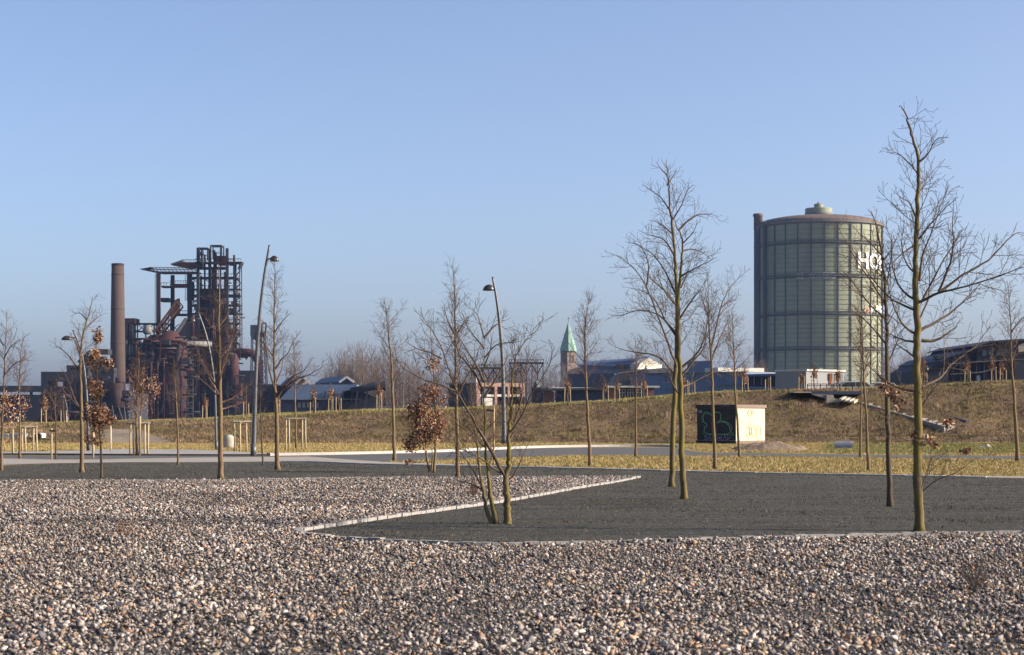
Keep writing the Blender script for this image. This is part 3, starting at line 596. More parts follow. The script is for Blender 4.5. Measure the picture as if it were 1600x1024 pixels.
# ------------------------------------------------------------------ wooden tree guards
def guard(x0, x1, yb, yt, label, yaw=.35, seed=0):
    Y = GY(yb); k = Y/F; cx = ((x0+x1)/2-800)*k; w = (x1-x0)*k; s = w*.40; h = (yb-yt)*k; rg = random.Random(seed)
    root = thing('tree_guard', (cx, Y, 0), label, 'tree guard', 'wooden tree guards')
    cs = [np.array([cx+s*(math.cos(yaw)*a-math.sin(yaw)*b), Y+s*(math.sin(yaw)*a+math.cos(yaw)*b)]) for a, b in ((-1,-1),(1,-1),(1,1),(-1,1))]
    for c in cs:
        mb = MB(); mb.tube([(c[0]+rg.uniform(-.03,.03), c[1], -.2), (c[0], c[1], h-.02)], [.036, .032], 8); mb.build('post', M['stake'], root, True)
    for i in range(4):
        p, q = cs[i], cs[(i+1) % 4]; t = unit(q-p); mb = MB(); zz = h+(.0 if i % 2 else .035)
        mb.beam((p[0]-t[0]*.08, p[1]-t[1]*.08, zz), (q[0]+t[0]*.08, q[1]+t[1]*.08, zz), .075, .05); mb.build('rail', M['rail'], root)
    return root
guard(-6,22,710,669,'square wooden tree guard cut by the left edge', .3, 1); guard(35,57,706,668,'square wooden tree guard left of the little white trailer', .5, 2)
guard(143,176,705.5,665,'square wooden tree guard behind the brown leaved oak', .2, 3); guard(204,232,712,662,'square wooden tree guard round the forked young oak', .45, 4)
guard(367,393,706,660,'square wooden tree guard left of the dark leaning lamp', .6, 5); guard(446,478,703,655,'square wooden tree guard right of the slim bare tree', .3, 6)
def stake(px, yb, yt, w, label, name='tree_stake', arm=None):
    Y = GY(yb); k = Y/F; x = (px-800)*k; root = thing(name, (x, Y, 0), label, 'stake')
    mb = MB(); mb.tube([(x, Y, -.2), (x, Y, (yb-yt)*k-.05), (x, Y, (yb-yt)*k)], [w/2*k, w/2*k, w/2*k*.75], 9); mb.build('post', M['stake'], root, True)
    if arm:
        mb = MB(); z = H+(HOR-arm[2])*k; mb.beam((x+(arm[0]-px)*k, Y-.03, z), (x+(arm[1]-px)*k, Y-.03, z-.02), .05, .06); mb.build('strap', M['strap'], root)
stake(80.5,718.5,669,3,'single pale stake beside the dark bare sapling', arm=(78,87,673))
stake(145.5,716,672,3.2,'pale stake leaning behind the brown leaved oak')
stake(771.5,727,635,3,'pale stake with a dark strap behind the three stemmed tree', arm=(760,772,641))
stake(218.5,712.5,650,4,'thick pale stake in the middle of the leafy guard')
for x, yb, yt, lab in ((104,662,652,'short white peg on the bank crest left of the lamp'), (28,668,655,'white peg at the bank crest near the left edge')):
    mb = MB(); Y = 112; k = Y/F; X = (x-800)*k; z = ground_z(X, Y); mb.tube([(X, Y, z-.2), (X, Y, z+.45), (X, Y, z+.5)], [.05, .05, .02], 8)
    tag(mb.build('marker_peg', M['kerb_white']), lab, 'peg')

# ------------------------------------------------------------------ street lamps
def lamp(pts, w0, w1, head, hw, hh, label, pale=False, Y=None):
    Y = Y or GY(pts[0][1]); k = Y/F; P = np.array([W(x, y, Y) for x, y in catmull(pts, 6)]); P[0][2] -= .05
    root = thing('street_lamp', (P[0][0], Y, 0 if Y < 92 else P[0][2]), label, 'street lamp', 'curved street lamps')
    mb = MB(); mb.tube(P, np.linspace(w0/2*k, w1/2*k, len(P)), 12); mb.build('pole', M['pole_pale'] if pale else M['pole'], root, True)
    mb = MB(); b = P[0]; mb.tube([(b[0], b[1], b[2]), (b[0], b[1], b[2]+.5)], w0/2*k*1.25, 12); mb.build('base_sleeve', M['pole'], root, True)
    c = W(head[0], head[1], Y); a, hgt = hw/2*k, hh*k; sgn = 1 if head[0] > pts[-1][0] else -1
    mb = MB(); n = 20; Vv = []; fs = []; rows = 7      # tilted half-dome shade
    for j in range(rows+1):
        f = j/rows; rr = math.cos(f*math.pi/2); zz = math.sin(f*math.pi/2)
        for i in range(n):
            t = i/n*2*math.pi; Vv.append((c[0]+a*rr*math.cos(t)-sgn*a*.12*zz, c[1]+a*.62*rr*math.sin(t), c[2]-hgt*.45+hgt*zz*(1.0)))
    for j in range(rows):
        for i in range(n): fs.append((j*n+i, j*n+(i+1) % n, (j+1)*n+(i+1) % n, (j+1)*n+i))
    mb.add(Vv, fs+[tuple(range(n-1, -1, -1))]); mb.build('shade', M['shade'], root, True)
    mb = MB(); mb.add([(c[0]+a*.8*math.cos(i/16*6.2832), c[1]+a*.5*math.sin(i/16*6.2832), c[2]-hgt*.45-.012) for i in range(16)], [tuple(range(15, -1, -1))]); mb.build('lens', M['lens'], root)
    t = P[np.argmin(np.abs(P[:, 2]-c[2]))]; mb = MB(); mb.tube([t, (c[0]-sgn*a*.55, c[1], c[2]+hgt*.1)], .028*max(1, k*40), 8); mb.build('bracket', M['pole'], root, True)
lamp([(396,713),(398,640),(401,560),(406,490),(413,430),(421,383)], 7.6, 3.2, (429,404.5), 14, 9, 'dark leaning lamp post with its head to the right, beside the furnace')
lamp([(788,694),(787,640),(785,560),(780,500),(775,462),(769.5,433)], 7.5, 3, (763,450), 18, 9.5, 'dark curved lamp post with its head to the left, near the middle of the view')
lamp([(138,705),(137,650),(134,600),(129,560),(122,535),(114,516)], 5, 2.4, (104,528.5), 17, 7, 'curved lamp post at far left with its flat head to the left', True)
lamp([(338,704),(337,650),(335,600),(329,555),(321,520),(309.5,487)], 4.0, 2.2, (298,500), 15, 7, 'curved lamp post half hidden behind the furnace tree', True)
lamp([(630,640),(630,625),(630,608),(631,597)], 1.6, 1, (629,599), 4, 2, 'tiny far lamp on the bank left of the copper leaved oak', True, 180.0)
lamp([(106,660),(105,640),(101,622),(99,616)], 1.8, 1.0, (95,620), 6, 3, 'small far lamp in front of the low plank wall at left', True, 150.0)

# ------------------------------------------------------------------ small things on the ground
Y = GY(700); k = Y/F; c = ((358-800)*k, Y); mb = MB(); r = 9.2*k
mb.lathe(c, [(r*.98, -.05), (r, .1), (r*1.0, .30), (r*.93, .42), (r*.75, .52), (r*.45, .58), (r*.1, .605)], 24)
tag(mb.build('dome_bollard', M['concrete_pale'], smooth=True), 'round topped pale concrete dome beside the furnace tree', 'bollard')
def lump(name, cx, py, rx, h, ry, mat, label=None, cat=None, kind=None, seed=0, n=40, rough=.25, base=0.0):
    Y = GY(py); k = Y/F; X = (cx-800)*k; mb = MB(); Vv = []; a_, b_ = rx*k, ry
    for j in range(n+1):
        for i in range(n+1):
            u, v = i/n*2-1, j/n*2-1; d = math.hypot(u, v); z = max(0, 1-d*d)**.8
            nn = noise.fractal(Vector((u*3+seed, v*3, seed)), 1, 2, 4); Vv.append((X+u*a_, Y+v*b_, base-.02+h*k*z*(1+rough*nn)+(.02*nn if z > 0 else 0)))
    mb.add(Vv, [(j*(n+1)+i, j*(n+1)+i+1, (j+1)*(n+1)+i+1, (j+1)*(n+1)+i) for j in range(n) for i in range(n)])
    return tag(mb.build(name, mat, smooth=True), label, cat, kind=kind)
M['dirt'] = simple('dirt', (.30, .225, .16), (.15, .11, .075), 7, 1, bmp=1, bdist=.08)
lump('dirt_heap', 1203, 703.5, 62, 13, 1.3, M['dirt'], 'low heap of brown soil and rubble in front of the graffiti hut', 'heap', seed=4)
lump('grass_mound', 425, 645, 1, 1, 1, M['dirt']) if False else None
# culvert pipe lying in the grass
Y = GY(701); k = Y/F; c = np.array([(1318-800)*k, Y, .02]); mb = MB(); rp = .30
ax = unit(np.array([.97, -.25, 0])); side = np.cross(ax, (0, 0, 1.)); L = .78
ring = lambda cc, r: [cc+side*r*math.cos(t)+np.array([0, 0, 1])*r*math.sin(t) for t in np.linspace(0, math.pi, 13)]
o1, o2, i1, i2 = ring(c-ax*L/2, rp), ring(c+ax*L/2, rp), ring(c-ax*L/2, rp*.84), ring(c+ax*L/2, rp*.84)
Vv = o1+o2+i1+i2; fs = []
for i in range(12): fs += [(i, i+1, 13+i+1, 13+i), (26+i+1, 26+i, 39+i, 39+i+1), (i+1, i, 26+i, 26+i+1), (13+i, 13+i+1, 39+i+1, 39+i)]
mb.add(Vv, fs); tag(mb.build('culvert_pipe', simple('culvert', (.22, .25, .29), (.15, .17, .21), 6, .8)), 'half buried bluish concrete pipe in the grass at the bank foot', 'pipe')
lump('pale_boulder', 1543, 699.5, 6, 6, .12, M['concrete_pale'], 'small pale stone lying on the green strip at right', 'stone', seed=9, n=14)
lump('flat_stone', 1533, 699.8, 9, 2.6, .15, M['concrete'], 'flat grey slab lying beside the small pale stone', 'stone', seed=12, n=14)
# little trailer and low wall at far left
Y = 96.0; k = Y/F; z = ground_z((61-800)*k, Y); c0 = W(54.5, 685, Y); c1 = W(68.5, 677, Y)
root = thing('trailer', (c0[0], Y, z), 'little white box trailer parked on the bank at far left', 'trailer')
mb = MB(); mb.prism([(c0[0], Y-.4, c0[2]), (c1[0], Y-.4, c0[2]+.02), (c1[0]+.02, Y-.4, c1[2]-.06), (c1[0]-.08, Y-.4, c1[2]), (c0[0], Y-.4, c1[2])], [(c0[0], Y+.4, c0[2]), (c1[0], Y+.4, c0[2]+.02), (c1[0]+.02, Y+.4, c1[2]-.06), (c1[0]-.08, Y+.4, c1[2]), (c0[0], Y+.4, c1[2])])
mb.build('box', simple('white_paint', (.72, .70, .62), (.62, .60, .53), 4, .5), root)
mb = MB(); mb.beam((c0[0]+.05, Y, c0[2]-.05), (c1[0]+.5, Y, c0[2]-.08), .06); mb.beam((c0[0]+.1, Y-.3, c0[2]-.04), (c0[0]+.1, Y+.3, c0[2]-.04), .05); mb.build('chassis', M['strap'], root)
for s in (-.36, .36):
    mb = MB(); mb.tube([(c0[0]+.25, Y+s-.05, z+.2), (c0[0]+.25, Y+s+.05, z+.2)], .2, 16); mb.build('wheel', M['strap'], root)
Y = 97.0; a, b_ = W(-12, 679.5, Y), W(42, 679, Y); mb = MB()
for i in range(6):
    x0 = a[0]+(b_[0]-a[0])*i/6; mb.box(x0+.004, x0+(b_[0]-a[0])/6-.004, Y-.1, Y+.1, -.1, a[2])
mb.box(a[0]-.02, b_[0]+.02, Y-.13, Y+.13, a[2]+.002, a[2]+.06)
tag(mb.build('low_wall', simple('wall_blue_grey', (.33, .38, .44), (.26, .30, .35), 3, .85)), 'low blue grey concrete wall at the bank foot by the left edge', 'wall')
# a few blown leaves on the stones and chippings
rn = np.random.default_rng(5); n = 170; gy = 13+rn.random(n)*32; gx = rn.uniform(-.29, .29, n)*gy; Vs = []
for x, y in zip(gx, gy):
    a = rn.uniform(0, 6.28); t = np.array([math.cos(a), math.sin(a), .12]); b_ = np.array([-math.sin(a), math.cos(a), .05]); s_ = rn.uniform(.03, .055); p = np.array([x, y, .065])
    Vs += [p, p+t*s_*.5+b_*s_*.32+np.array([0, 0, .012]), p+t*s_, p, p+t*s_, p+t*s_*.5-b_*s_*.32+np.array([0, 0, .015])]
tri_soup('fallen_leaves', M['leaf'], np.array(Vs), np.repeat(np.array([(.26,.13,.06),(.34,.19,.10),(.18,.09,.05)])[rn.integers(0, 3, n)], 6, 0), 3, kind='stuff')
# dry weeds among the stones
def weed(px, py, h, w, n, label, seed, col=(.24,.14,.09)):
    Y = GY(py); k = Y/F; rg = random.Random(seed); root = None; mb = MB(); base = np.array([(px-800)*k, Y, .02])
    for i in range(n):
        d = np.array([rg.gauss(0, .6), rg.gauss(0, .6), 1.2]); P = walk(rg, base+np.array([rg.gauss(0, .02), rg.gauss(0, .02), 0]), d, h*k*rg.uniform(.5, 1.15), 5, .02, .25)
        mb.tube(P, np.linspace(.0035, .0018, len(P)), 3, cap=False); children(mb, rg, P, np.linspace(.0035, .0018, len(P)), 0, dict(minL=.05, sp=[.05, .05], lf=.5, l0=.04, cap=[.2, .1], up=.02, kink=.3, rmin=.0017, lev=1, k=.4, t0=.3))
    tag(mb.build('dry_weed', simple('weed', col, tuple(x*.6 for x in col), 8)), label, 'weed')
weed(740,778,34,24,26,'reddish twiggy weed among the stones behind the three stemmed tree',1,(.30,.17,.12)); weed(195,842,32,14,14,'rusty dry weed among the stones at left',2,(.34,.20,.12)); weed(1522,930,60,40,26,'brown dry weed among the stones at lower right',3,(.22,.16,.11)); weed(1255,806,8,18,16,'tiny dry weed on the dark chippings',4,(.25,.17,.10))
# ------------------------------------------------------------------ buildings and works
M['rust'] = simple('rust_steel', (.05, .023, .02), (.022, .014, .016), .6, .85)
M['rust_red'] = simple('rust_red', (.085, .026, .022), (.04, .016, .018), .35, .85)
M['rust_bright'] = simple('rust_bright', (.17, .075, .045), (.085, .042, .03), .4, .85)
M['steel'] = simple('dark_steel', (.034, .034, .042), (.02, .021, .027), .5, .7)
M['steel_pale'] = simple('pale_steel', (.22, .215, .21), (.13, .13, .13), .7, .7)
M['chimney'] = simple('chimney_brick', (.082, .056, .046), (.062, .043, .037), .4, .9, stretch=(1, 1, .3))
M['soot'] = simple('soot_cladding', (.028, .032, .046), (.018, .021, .032), .2, .8)
M['glass'] = simple('window_glass', (.05, .06, .08), (.03, .04, .05), 1, .15, spec=.6)
M['white'] = simple('white_wall', (.58, .56, .50), (.50, .48, .43), .5, .7)
M['brick'] = simple('brick', (.26, .125, .10), (.19, .095, .075), 1.5, .9)
M['brick_pale'] = simple('brick_pale', (.33, .205, .165), (.26, .16, .13), 1.5, .9)
M['blue_shade_clad'] = simple('blue_shade_cladding', (.13, .19, .31), (.10, .145, .24), .3, .6)  # blue of walls turned from the sun is put into this colour
M['dark_clad'] = simple('dark_cladding', (.05, .065, .11), (.034, .044, .08), .3, .7)
M['grey_roof'] = simple('grey_roof', (.18, .165, .15), (.13, .12, .11), .4, .85)
M['blue_roof'] = simple('blue_roof', (.10, .15, .25), (.075, .11, .19), .25, .6)
M['grey_clad'] = simple('grey_cladding', (.24, .24, .25), (.19, .19, .20), 2, .6, stretch=(1, 1, 12))
M['orange'] = simple('orange_panel', (.62, .19, .03), (.55, .16, .03), 2, .6)
M['stone_wall'] = simple('tower_stone', (.22, .16, .12), (.13, .10, .085), .35, .9)
M['copper'] = simple('copper_green', (.25, .40, .33), (.18, .31, .26), .25, .7)

def house(name, px, D, label, cat='building', group=None):
    k = D/F; return thing(name, ((px-800)*k, D, FAR_Z), label, cat, group)
def part(root, name, mat, fn, smooth=False):
    mb = MB(); fn(mb); return mb.build(name, M[mat], root, smooth)
def windows(root, D, rects, dep=.12, mat='glass', D2=None, off=-.06):
    for (x0, x1, y0, y1) in rects:
        part(root, 'window', mat, lambda m: m.pb(x0, x1, y0, y1, D, dep, D2, off))

# ---- chimney
D = 620.; k = D/F; c = ((184-800)*k, D)
root = house('factory_chimney', 184, D, 'tall round brown brick chimney left of the blast furnace', 'chimney')
part(root, 'shaft', 'chimney', lambda m: m.lathe(c, [(12.6*k, FAR_Z-.3), (11.6*k, H+(HOR-560)*k), (9.6*k, H+(HOR-414)*k)], 40), True)
part(root, 'rim', 'rust', lambda m: m.lathe(c, [(9.75*k, H+(HOR-415.5)*k), (9.9*k, H+(HOR-412.5)*k), (8.4*k, H+(HOR-412)*k), (8.2*k, H+(HOR-416)*k)], 40))
for i in range(0, 5, 2):
    zz = H+(HOR-(430+i*27))*k; rr = (9.6+2.0*(16+i*27)/146)*k
    part(root, 'band', 'chimney', lambda m: m.lathe(c, [(rr+.02, zz), (rr+.09, zz+.05), (rr+.09, zz+.3), (rr+.0, zz+.35)], 40))

# ---- blast furnace
D = 640.
root = house('blast_furnace', 310, D, 'rusty blast furnace with stepped platforms and steel towers', 'blast furnace')
rg = random.Random(77)
def railing(m, x0, x1, yt, yb, D, d0, step=3.2):
    m.bar(x0, yt, x1, yt, D, .16, d0)
    x = x0
    while x <= x1+.1: m.bar(x, yt, x, yb, D, .12, d0); x += step
# projecting crane decks
part(root, 'crane_deck', 'rust', lambda m: (m.pp([(218,420.3),(226,420.6),(250,424.6),(310,424.6),(310,427),(250,427)], D, 6), m.pp([(218,420.5),(235,417.4),(237.5,418.6),(222,421)], D, 6), railing(m, 236, 310, 418, 425, D, 0, 2.1), [m.bar(236+i*6, 418, 242+i*6, 425, D, .16, 0) for i in range(12)], m.bar(236, 421.3, 310, 421.3, D, .2, 0)))
part(root, 'crane_deck', 'rust_bright', lambda m: (m.pp([(264,411.5),(280,408.5),(312,408.5),(312,414),(288,417)], D, 8, 4), railing(m, 281, 312, 404.5, 409, D, 4, 2.6)))
part(root, 'deck_fascia', 'steel_pale', lambda m: m.pp([(263,411),(281,405),(282,408),(264,412.6)], D, 6, 3.7))
# columns: (x0, x1, top, depth offset, material)
for x0, x1, yt, d, mt in ((244,250,427,0,'rust'),(259,264.5,427,9,'rust'),(291,298,424,2,'steel'),(307,311,388,0,'steel'),(312.5,314.5,395,8,'rust'),(331,336,394,3,'steel'),(352.5,356.5,388,0,'steel'),(358,360.5,395,9,'rust'),(363.5,367,412,2,'rust'),(321,323,388,6,'steel'),(326.5,328,383,2,'steel'),(342,343.5,383,2,'steel'),(340,343,420,14,'steel'),(300,303,430,16,'steel')):
    part(root, 'column', mt, lambda m: m.pb(x0, x1, yt, None, D, 1.3, None, d))
part(root, 'ladder', 'steel', lambda m: (m.bar(242, 428, 242, 520, D, .14, .5), m.bar(244.4, 428, 244.4, 520, D, .14, .5), [m.bar(242, 428+i*2.6, 244.4, 428+i*2.6, D, .09, .5) for i in range(36)]))
part(root, 'ladder', 'steel', lambda m: (m.bar(289, 428, 289, 470, D, .14, .5), m.bar(292, 428, 292, 470, D, .14, .5), [m.bar(289, 428+i*2.6, 292, 428+i*2.6, D, .09, .5) for i in range(17)]))
# top frames
def frame(m, x0, x1, y0, y1, d):
    for q in (d, d+5):
        m.bar(x0, y0, x1, y0, D, .45, q); m.bar(x0, y0, x0, y1, D, .4, q); m.bar(x1, y0, x1, y1, D, .4, q); m.bar(x0, (y0+y1)/2, x1, (y0+y1)/2+1, D, .16, q)
    m.bar(x0, y0, x0, y0, D+.01, .3, d, d+5); m.bar(x1, y0, x1, y0, D+.01, .3, d, d+5)
part(root, 'headframe', 'steel', lambda m: frame(m, 307.5, 323.5, 387.5, 407, 1)); part(root, 'headframe', 'steel', lambda m: frame(m, 327, 344, 382.7, 402, 3))
part(root, 'bleeder_valve', 'steel', lambda m: (m.pc(316, 2.1, 391, 420, D), m.pc(316, 2.9, 394, 399, D)), True); part(root, 'bleeder_valve', 'steel', lambda m: (m.pc(335, 1.6, 391, 420, D+4), m.pc(335, 2.6, 394, 397, D+4)), True)
part(root, 'winch_house', 'rust', lambda m: m.pb(337, 351, 399, 412, D, 8, None, 2))
# floors
for x0, x1, y0, y1, d, mt in ((305,377,408.5,412,0,'rust'),(307,352,416,420,2,'rust'),(356,366,409,414,1,'rust_bright'),(292,365,431,435,3,'steel'),(264,294,442.5,448.5,2,'rust_red'),(250,262,445.5,449,2,'rust_red'),(292,372,449,452,5,'steel'),(298,372,459,464,2,'steel'),(292,372,474,478,4,'steel'),(296,375,488,491,3,'rust'),(262,296,489,493,3,'rust'),(290,372,503,507,2,'steel'),(285,372,519,524,2,'steel'),(200,372,534.5,538,0,'rust'),(305,376,548,552,3,'steel'),(280,376,566,569,2,'steel'),(280,376,590,593,2,'rust'),(282,376,614,617,1,'steel')):
    part(root, 'floor', mt, lambda m: (m.pb(x0, x1, y0+.6, y1-.4, D, 5, None, d), railing(m, x0, x1, y0-4, y0, D, d, 4.2)))
# right-hand stair tower with its landings
def stair(m):
    for q in (0, 4.5):
        for x in (366, 374.5): m.bar(x, 409, x+.8, 560, D, .28, q)
    for i in range(14):
        y = 422+i*10; a, b_ = (366, 374.5) if i % 2 else (374.5, 366); m.bar(a, y, b_, y+10, D, .4, 2); m.bar(366, y, 374.8, y, D, .16, 0)
    m.pp([(364,411),(378,409),(377,413),(372,420),(371,420),(374,413)], D, 5)
part(root, 'stair_tower', 'steel', stair)
for i in range(7):
    y = 431+i*20; part(root, 'landing', 'steel_pale' if i % 2 else 'rust', lambda m: m.pb(365.5, 371.5, y+2.5, y+6.5, D, 3, None, 1.2))
# vessels
part(root, 'downcomer', 'rust_red', lambda m: m.tube([W(334, 420, D+6), W(334.5, 455, D+6), W(335, 470, D+6), W(335, 535, D+6)], [.75, .9, 1.9, 2.1], 20), True)
part(root, 'furnace_shaft', 'rust', lambda m: m.lathe(((322-800)*D/F, D+12), [(9, FAR_Z), (9, 18), (7.8, 28), (5.2, 42), (4.4, 46)], 36), True)
for i, y in enumerate((560, 545, 528, 510)):
    part(root, 'furnace_band', 'steel', lambda m: m.lathe(((322-800)*D/F, D+12), [(9.3-i*.9, H+(HOR-y)*D/F), (9.6-i*.9, H+(HOR-y)*D/F+.7), (9.3-i*.9, H+(HOR-y)*D/F+1.4)], 36))
Dk = D-6; kk = Dk/F
part(root, 'stove', 'rust_red', lambda m: m.lathe(((266-800)*kk, Dk), [(24*kk, FAR_Z), (24*kk, H+(HOR-562)*kk), (27*kk, H+(HOR-555)*kk), (27*kk, H+(HOR-538)*kk), (16*kk, H+(HOR-526)*kk), (11*kk, H+(HOR-520)*kk), (4*kk, H+(HOR-517)*kk)], 40), True)
for y in (560, 553, 546, 539.5, 534):
    part(root, 'stove_ring', 'steel_pale' if y == 546 else 'rust', lambda m: m.lathe(((266-800)*kk, Dk), [(27*kk, H+(HOR-y)*kk), (30.5*kk, H+(HOR-y)*kk), (30.5*kk, H+(HOR-y+1.6)*kk), (27*kk, H+(HOR-y+1.6)*kk)], 40))
part(root, 'stove', 'rust', lambda m: m.lathe(((232-800)*kk, Dk+14), [(25*kk, FAR_Z), (25*kk, H+(HOR-545)*kk), (20*kk, H+(HOR-528)*kk), (8*kk, H+(HOR-521)*kk)], 40), True)
part(root, 'stove', 'steel', lambda m: m.lathe(((206-800)*kk, Dk+22), [(20*kk, FAR_Z), (20*kk, H+(HOR-556)*kk), (14*kk, H+(HOR-540)*kk), (5*kk, H+(HOR-533)*kk)], 40), True)
part(root, 'hot_blast_main', 'steel_pale', lambda m: m.tube([W(272, 538, D-9), W(300, 537, D-7), W(330, 538, D-4)], .95, 16), True)
part(root, 'gas_main', 'rust_red', lambda m: m.tube([W(366, 551, D+3), W(388, 551, D+3), W(397, 554, D+3), W(405, 566, D+3), W(405, 600, D+3)], 1.5, 18), True)
part(root, 'dust_cone', 'rust_red', lambda m: m.lathe(((383-800)*D/F, D+3), [(.15, H+(HOR-562)*D/F), (1.3, H+(HOR-552)*D/F)], 16), True)
part(root, 'dust_catcher', 'rust_red', lambda m: m.tube([W(364, 600, D), W(364, 560, D), W(364, 552, D)], [2.0, 2.0, 1.0], 20), True)
# skip incline and charging bridge
def incline(m):
    for q in (0, 5): m.bar(240, 520, 276, 471, D, .7, q); m.bar(246, 527, 282, 478, D, .5, q)
    for i in range(9): f = i/8; m.bar(240+36*f, 520-49*f, 246+36*f, 527-49*f, D, .35, 0); m.bar(240+36*f, 520-49*f, 246+36*f, 527-49*f, D, .35, 5)
    m.pp([(262,492),(272,469),(278,466),(278,490),(270,494)], D, 3, 1)
part(root, 'skip_incline', 'rust_bright', incline); part(root, 'skip_house', 'steel', lambda m: m.pb(249, 262, 465, 471, D, 5, None, 2))
part(root, 'conveyor', 'steel_pale', lambda m: m.pp([(268,527),(289,497),(293,497),(293,500),(275,528)], D, 3, -1)); part(root, 'conveyor_cover', 'steel', lambda m: m.pp([(273,529),(293,501),(305,499),(306,520),(285,532)], D, 3.2, -.5))
def trestle(m):
    for i in range(7):
        x = 187+i*13; m.bar(x, 506, x, 540, D, .4, 2); m.bar(x, 506, x+13, 518, D, .25, 2); m.bar(x, 518, x+13, 506, D, .25, 2)
    m.bar(186, 506, 262, 506, D, .7, 2); m.bar(186, 518, 262, 518, D, .6, 2)
part(root, 'trestle', 'steel', trestle)
part(root, 'head_house', 'rust', lambda m: m.pb(194, 211, 497.5, 506, D, 8)); part(root, 'head_tower', 'steel', lambda m: (m.pb(195, 199, 505, 600, D, 3), m.pb(202, 207, 505, 600, D, 6)))
part(root, 'hopper', 'steel_pale', lambda m: m.lathe(((232-800)*D/F, D-2), [(1.1, H+(HOR-523)*D/F), (1.8, H+(HOR-519)*D/F), (1.2, H+(HOR-509)*D/F)], 14), True)
# cast house and machinery round the foot
for x0, x1, y0, dd, off in ((196, 300, 578, 30, 8), (300, 430, 600, 26, 6), (186, 232, 560, 12, 24), (330, 392, 578, 12, 12)):
    part(root, 'cast_house', 'soot', lambda m: m.pb(x0, x1, y0, None, D, dd, None, off))
part(root, 'scaffold', 'steel_pale', lambda m: ([m.bar(x, 560, x, 662, D, .22, -3+q) for x in (284, 293, 304) for q in (0, 4)], [m.bar(284, y, 304, y, D, .28, -3) for y in range(566, 662, 9)], [m.bar(284, y, 304, y+18, D, .14, -3) for y in range(566, 640, 18)]))
part(root, 'pipe_bridge', 'steel_pale', lambda m: ([m.bar(281+i*4, 546+(i % 2)*7, 285+i*4, 553-(i % 2)*7, D, .3, -5) for i in range(6)], m.bar(280, 546, 306, 545, D, .4, -5)))
for i in range(95):                                   # pipes, brackets and cabins of the furnace
    x = rg.uniform(296, 366); y = 640-200*rg.random()**1.25; t = rg.random(); q = rg.uniform(-1, 9)
    mt = rg.choice(['rust', 'steel', 'steel', 'rust_red', 'steel_pale' if t > .8 else 'steel'])
    if t < .3: part(root, 'cabin', mt, lambda m: m.pb(x, x+rg.uniform(4, 12), y, y+rg.uniform(4, 9), D, 4, None, q))
    elif t < .55: part(root, 'pipe', mt, lambda m: m.tube([W(x, y, D+q), W(x, y+rg.uniform(15, 45), D+q)], rg.uniform(.3, .8), 10), True)
    elif t < .8: part(root, 'brace', mt, lambda m: m.bar(x, y, x+rg.uniform(-14, 14), y+rg.uniform(10, 22), D, .35, q))
    else: part(root, 'walkway', mt, lambda m: (m.pb(x, x+rg.uniform(8, 18), y, y+1, D, 2, None, q), railing(m, x, x+8, y-4, y, D, q, 2.6)))
for i in range(85):
    x = rg.uniform(190, 372); y = rg.uniform(552, 655); t = rg.random(); q = rg.uniform(-16, -11) if x < 300 else rg.uniform(-5, 4)
    mt = rg.choice(['rust', 'steel', 'soot', 'rust_red', 'steel_pale' if t > .85 else 'steel'])
    if t < .35: part(root, 'cabin', mt, lambda m: m.pb(x, x+rg.uniform(5, 16), y, y+rg.uniform(4, 12), D, 4, None, q))
    elif t < .7: part(root, 'pipe', mt, lambda m: m.tube([W(x, y, D+q), W(x+rg.uniform(10, 40), y+rg.uniform(-2, 2), D+q)], rg.uniform(.22, .6), 10), True)
    else: part(root, 'strut', mt, lambda m: m.bar(x, y, x+rg.uniform(-6, 6), min(668, y+rg.uniform(20, 40)), D, .35, q))

for y in (572, 588, 606, 626, 644):
    part(root, 'stove_gallery', 'steel', lambda m: (m.lathe(((266-800)*kk, Dk), [(24*kk, H+(HOR-y)*kk), (27.5*kk, H+(HOR-y)*kk), (27.5*kk, H+(HOR-y+.8)*kk), (24*kk, H+(HOR-y+.8)*kk)], 32), [m.tube([W(266+27*math.sin(a), y-5, Dk-27*kk*math.cos(a)), W(266+27*math.sin(a), y, Dk-27*kk*math.cos(a))], .06, 4) for a in np.linspace(-1.4, 1.4, 15)], [m.tube([W(266+27*math.sin(a), y-5, Dk-27*kk*math.cos(a)) for a in np.linspace(-1.4, 1.4, 15)], .06, 4)]))
for x, r_ in ((246, .5), (256, .35), (276, .7), (283, .35), (236, .6), (224, .4), (212, .55)):
    part(root, 'riser_pipe', rg.choice(['rust', 'steel', 'rust_red']), lambda m: m.tube([W(x, 662, D-14), W(x, 560+x % 9, D-14), W(x+3, 552+x % 9, D-12), W(x+4, 540, D-11)], r_, 10), True)
for i in range(34):
    x = rg.choice([292, 308, 332, 353, 364])+rg.uniform(-1, 1); y = rg.uniform(425, 560); x2 = x+rg.choice([-22, -14, 14, 22]); q = rg.uniform(0, 9)
    if 290 < x2 < 372: part(root, 'brace', 'steel', lambda m: m.bar(x, y, x2, y+rg.uniform(10, 20), D, .3, q))
for i in range(50):
    x = rg.uniform(188, 300); y = rg.uniform(512, 600); t = rg.random(); q = rg.uniform(-17, -12)
    mt = rg.choice(['rust', 'steel', 'steel', 'rust_red', 'steel_pale' if t > .85 else 'rust'])
    if t < .25: part(root, 'cabin', mt, lambda m: m.pb(x, x+rg.uniform(4, 11), max(y, 535), max(y, 535)+rg.uniform(3, 8), D, 3, None, q))
    elif t < .6: part(root, 'pipe', mt, lambda m: m.tube([W(x, max(y, 528), D+q), W(x+rg.uniform(8, 30), max(y, 528)+rg.uniform(-2, 2), D+q)], rg.uniform(.2, .5), 10), True)
    else: part(root, 'strut', mt, lambda m: m.bar(x, y, x+rg.uniform(-5, 5), y+rg.uniform(20, 45), D, .3, q))
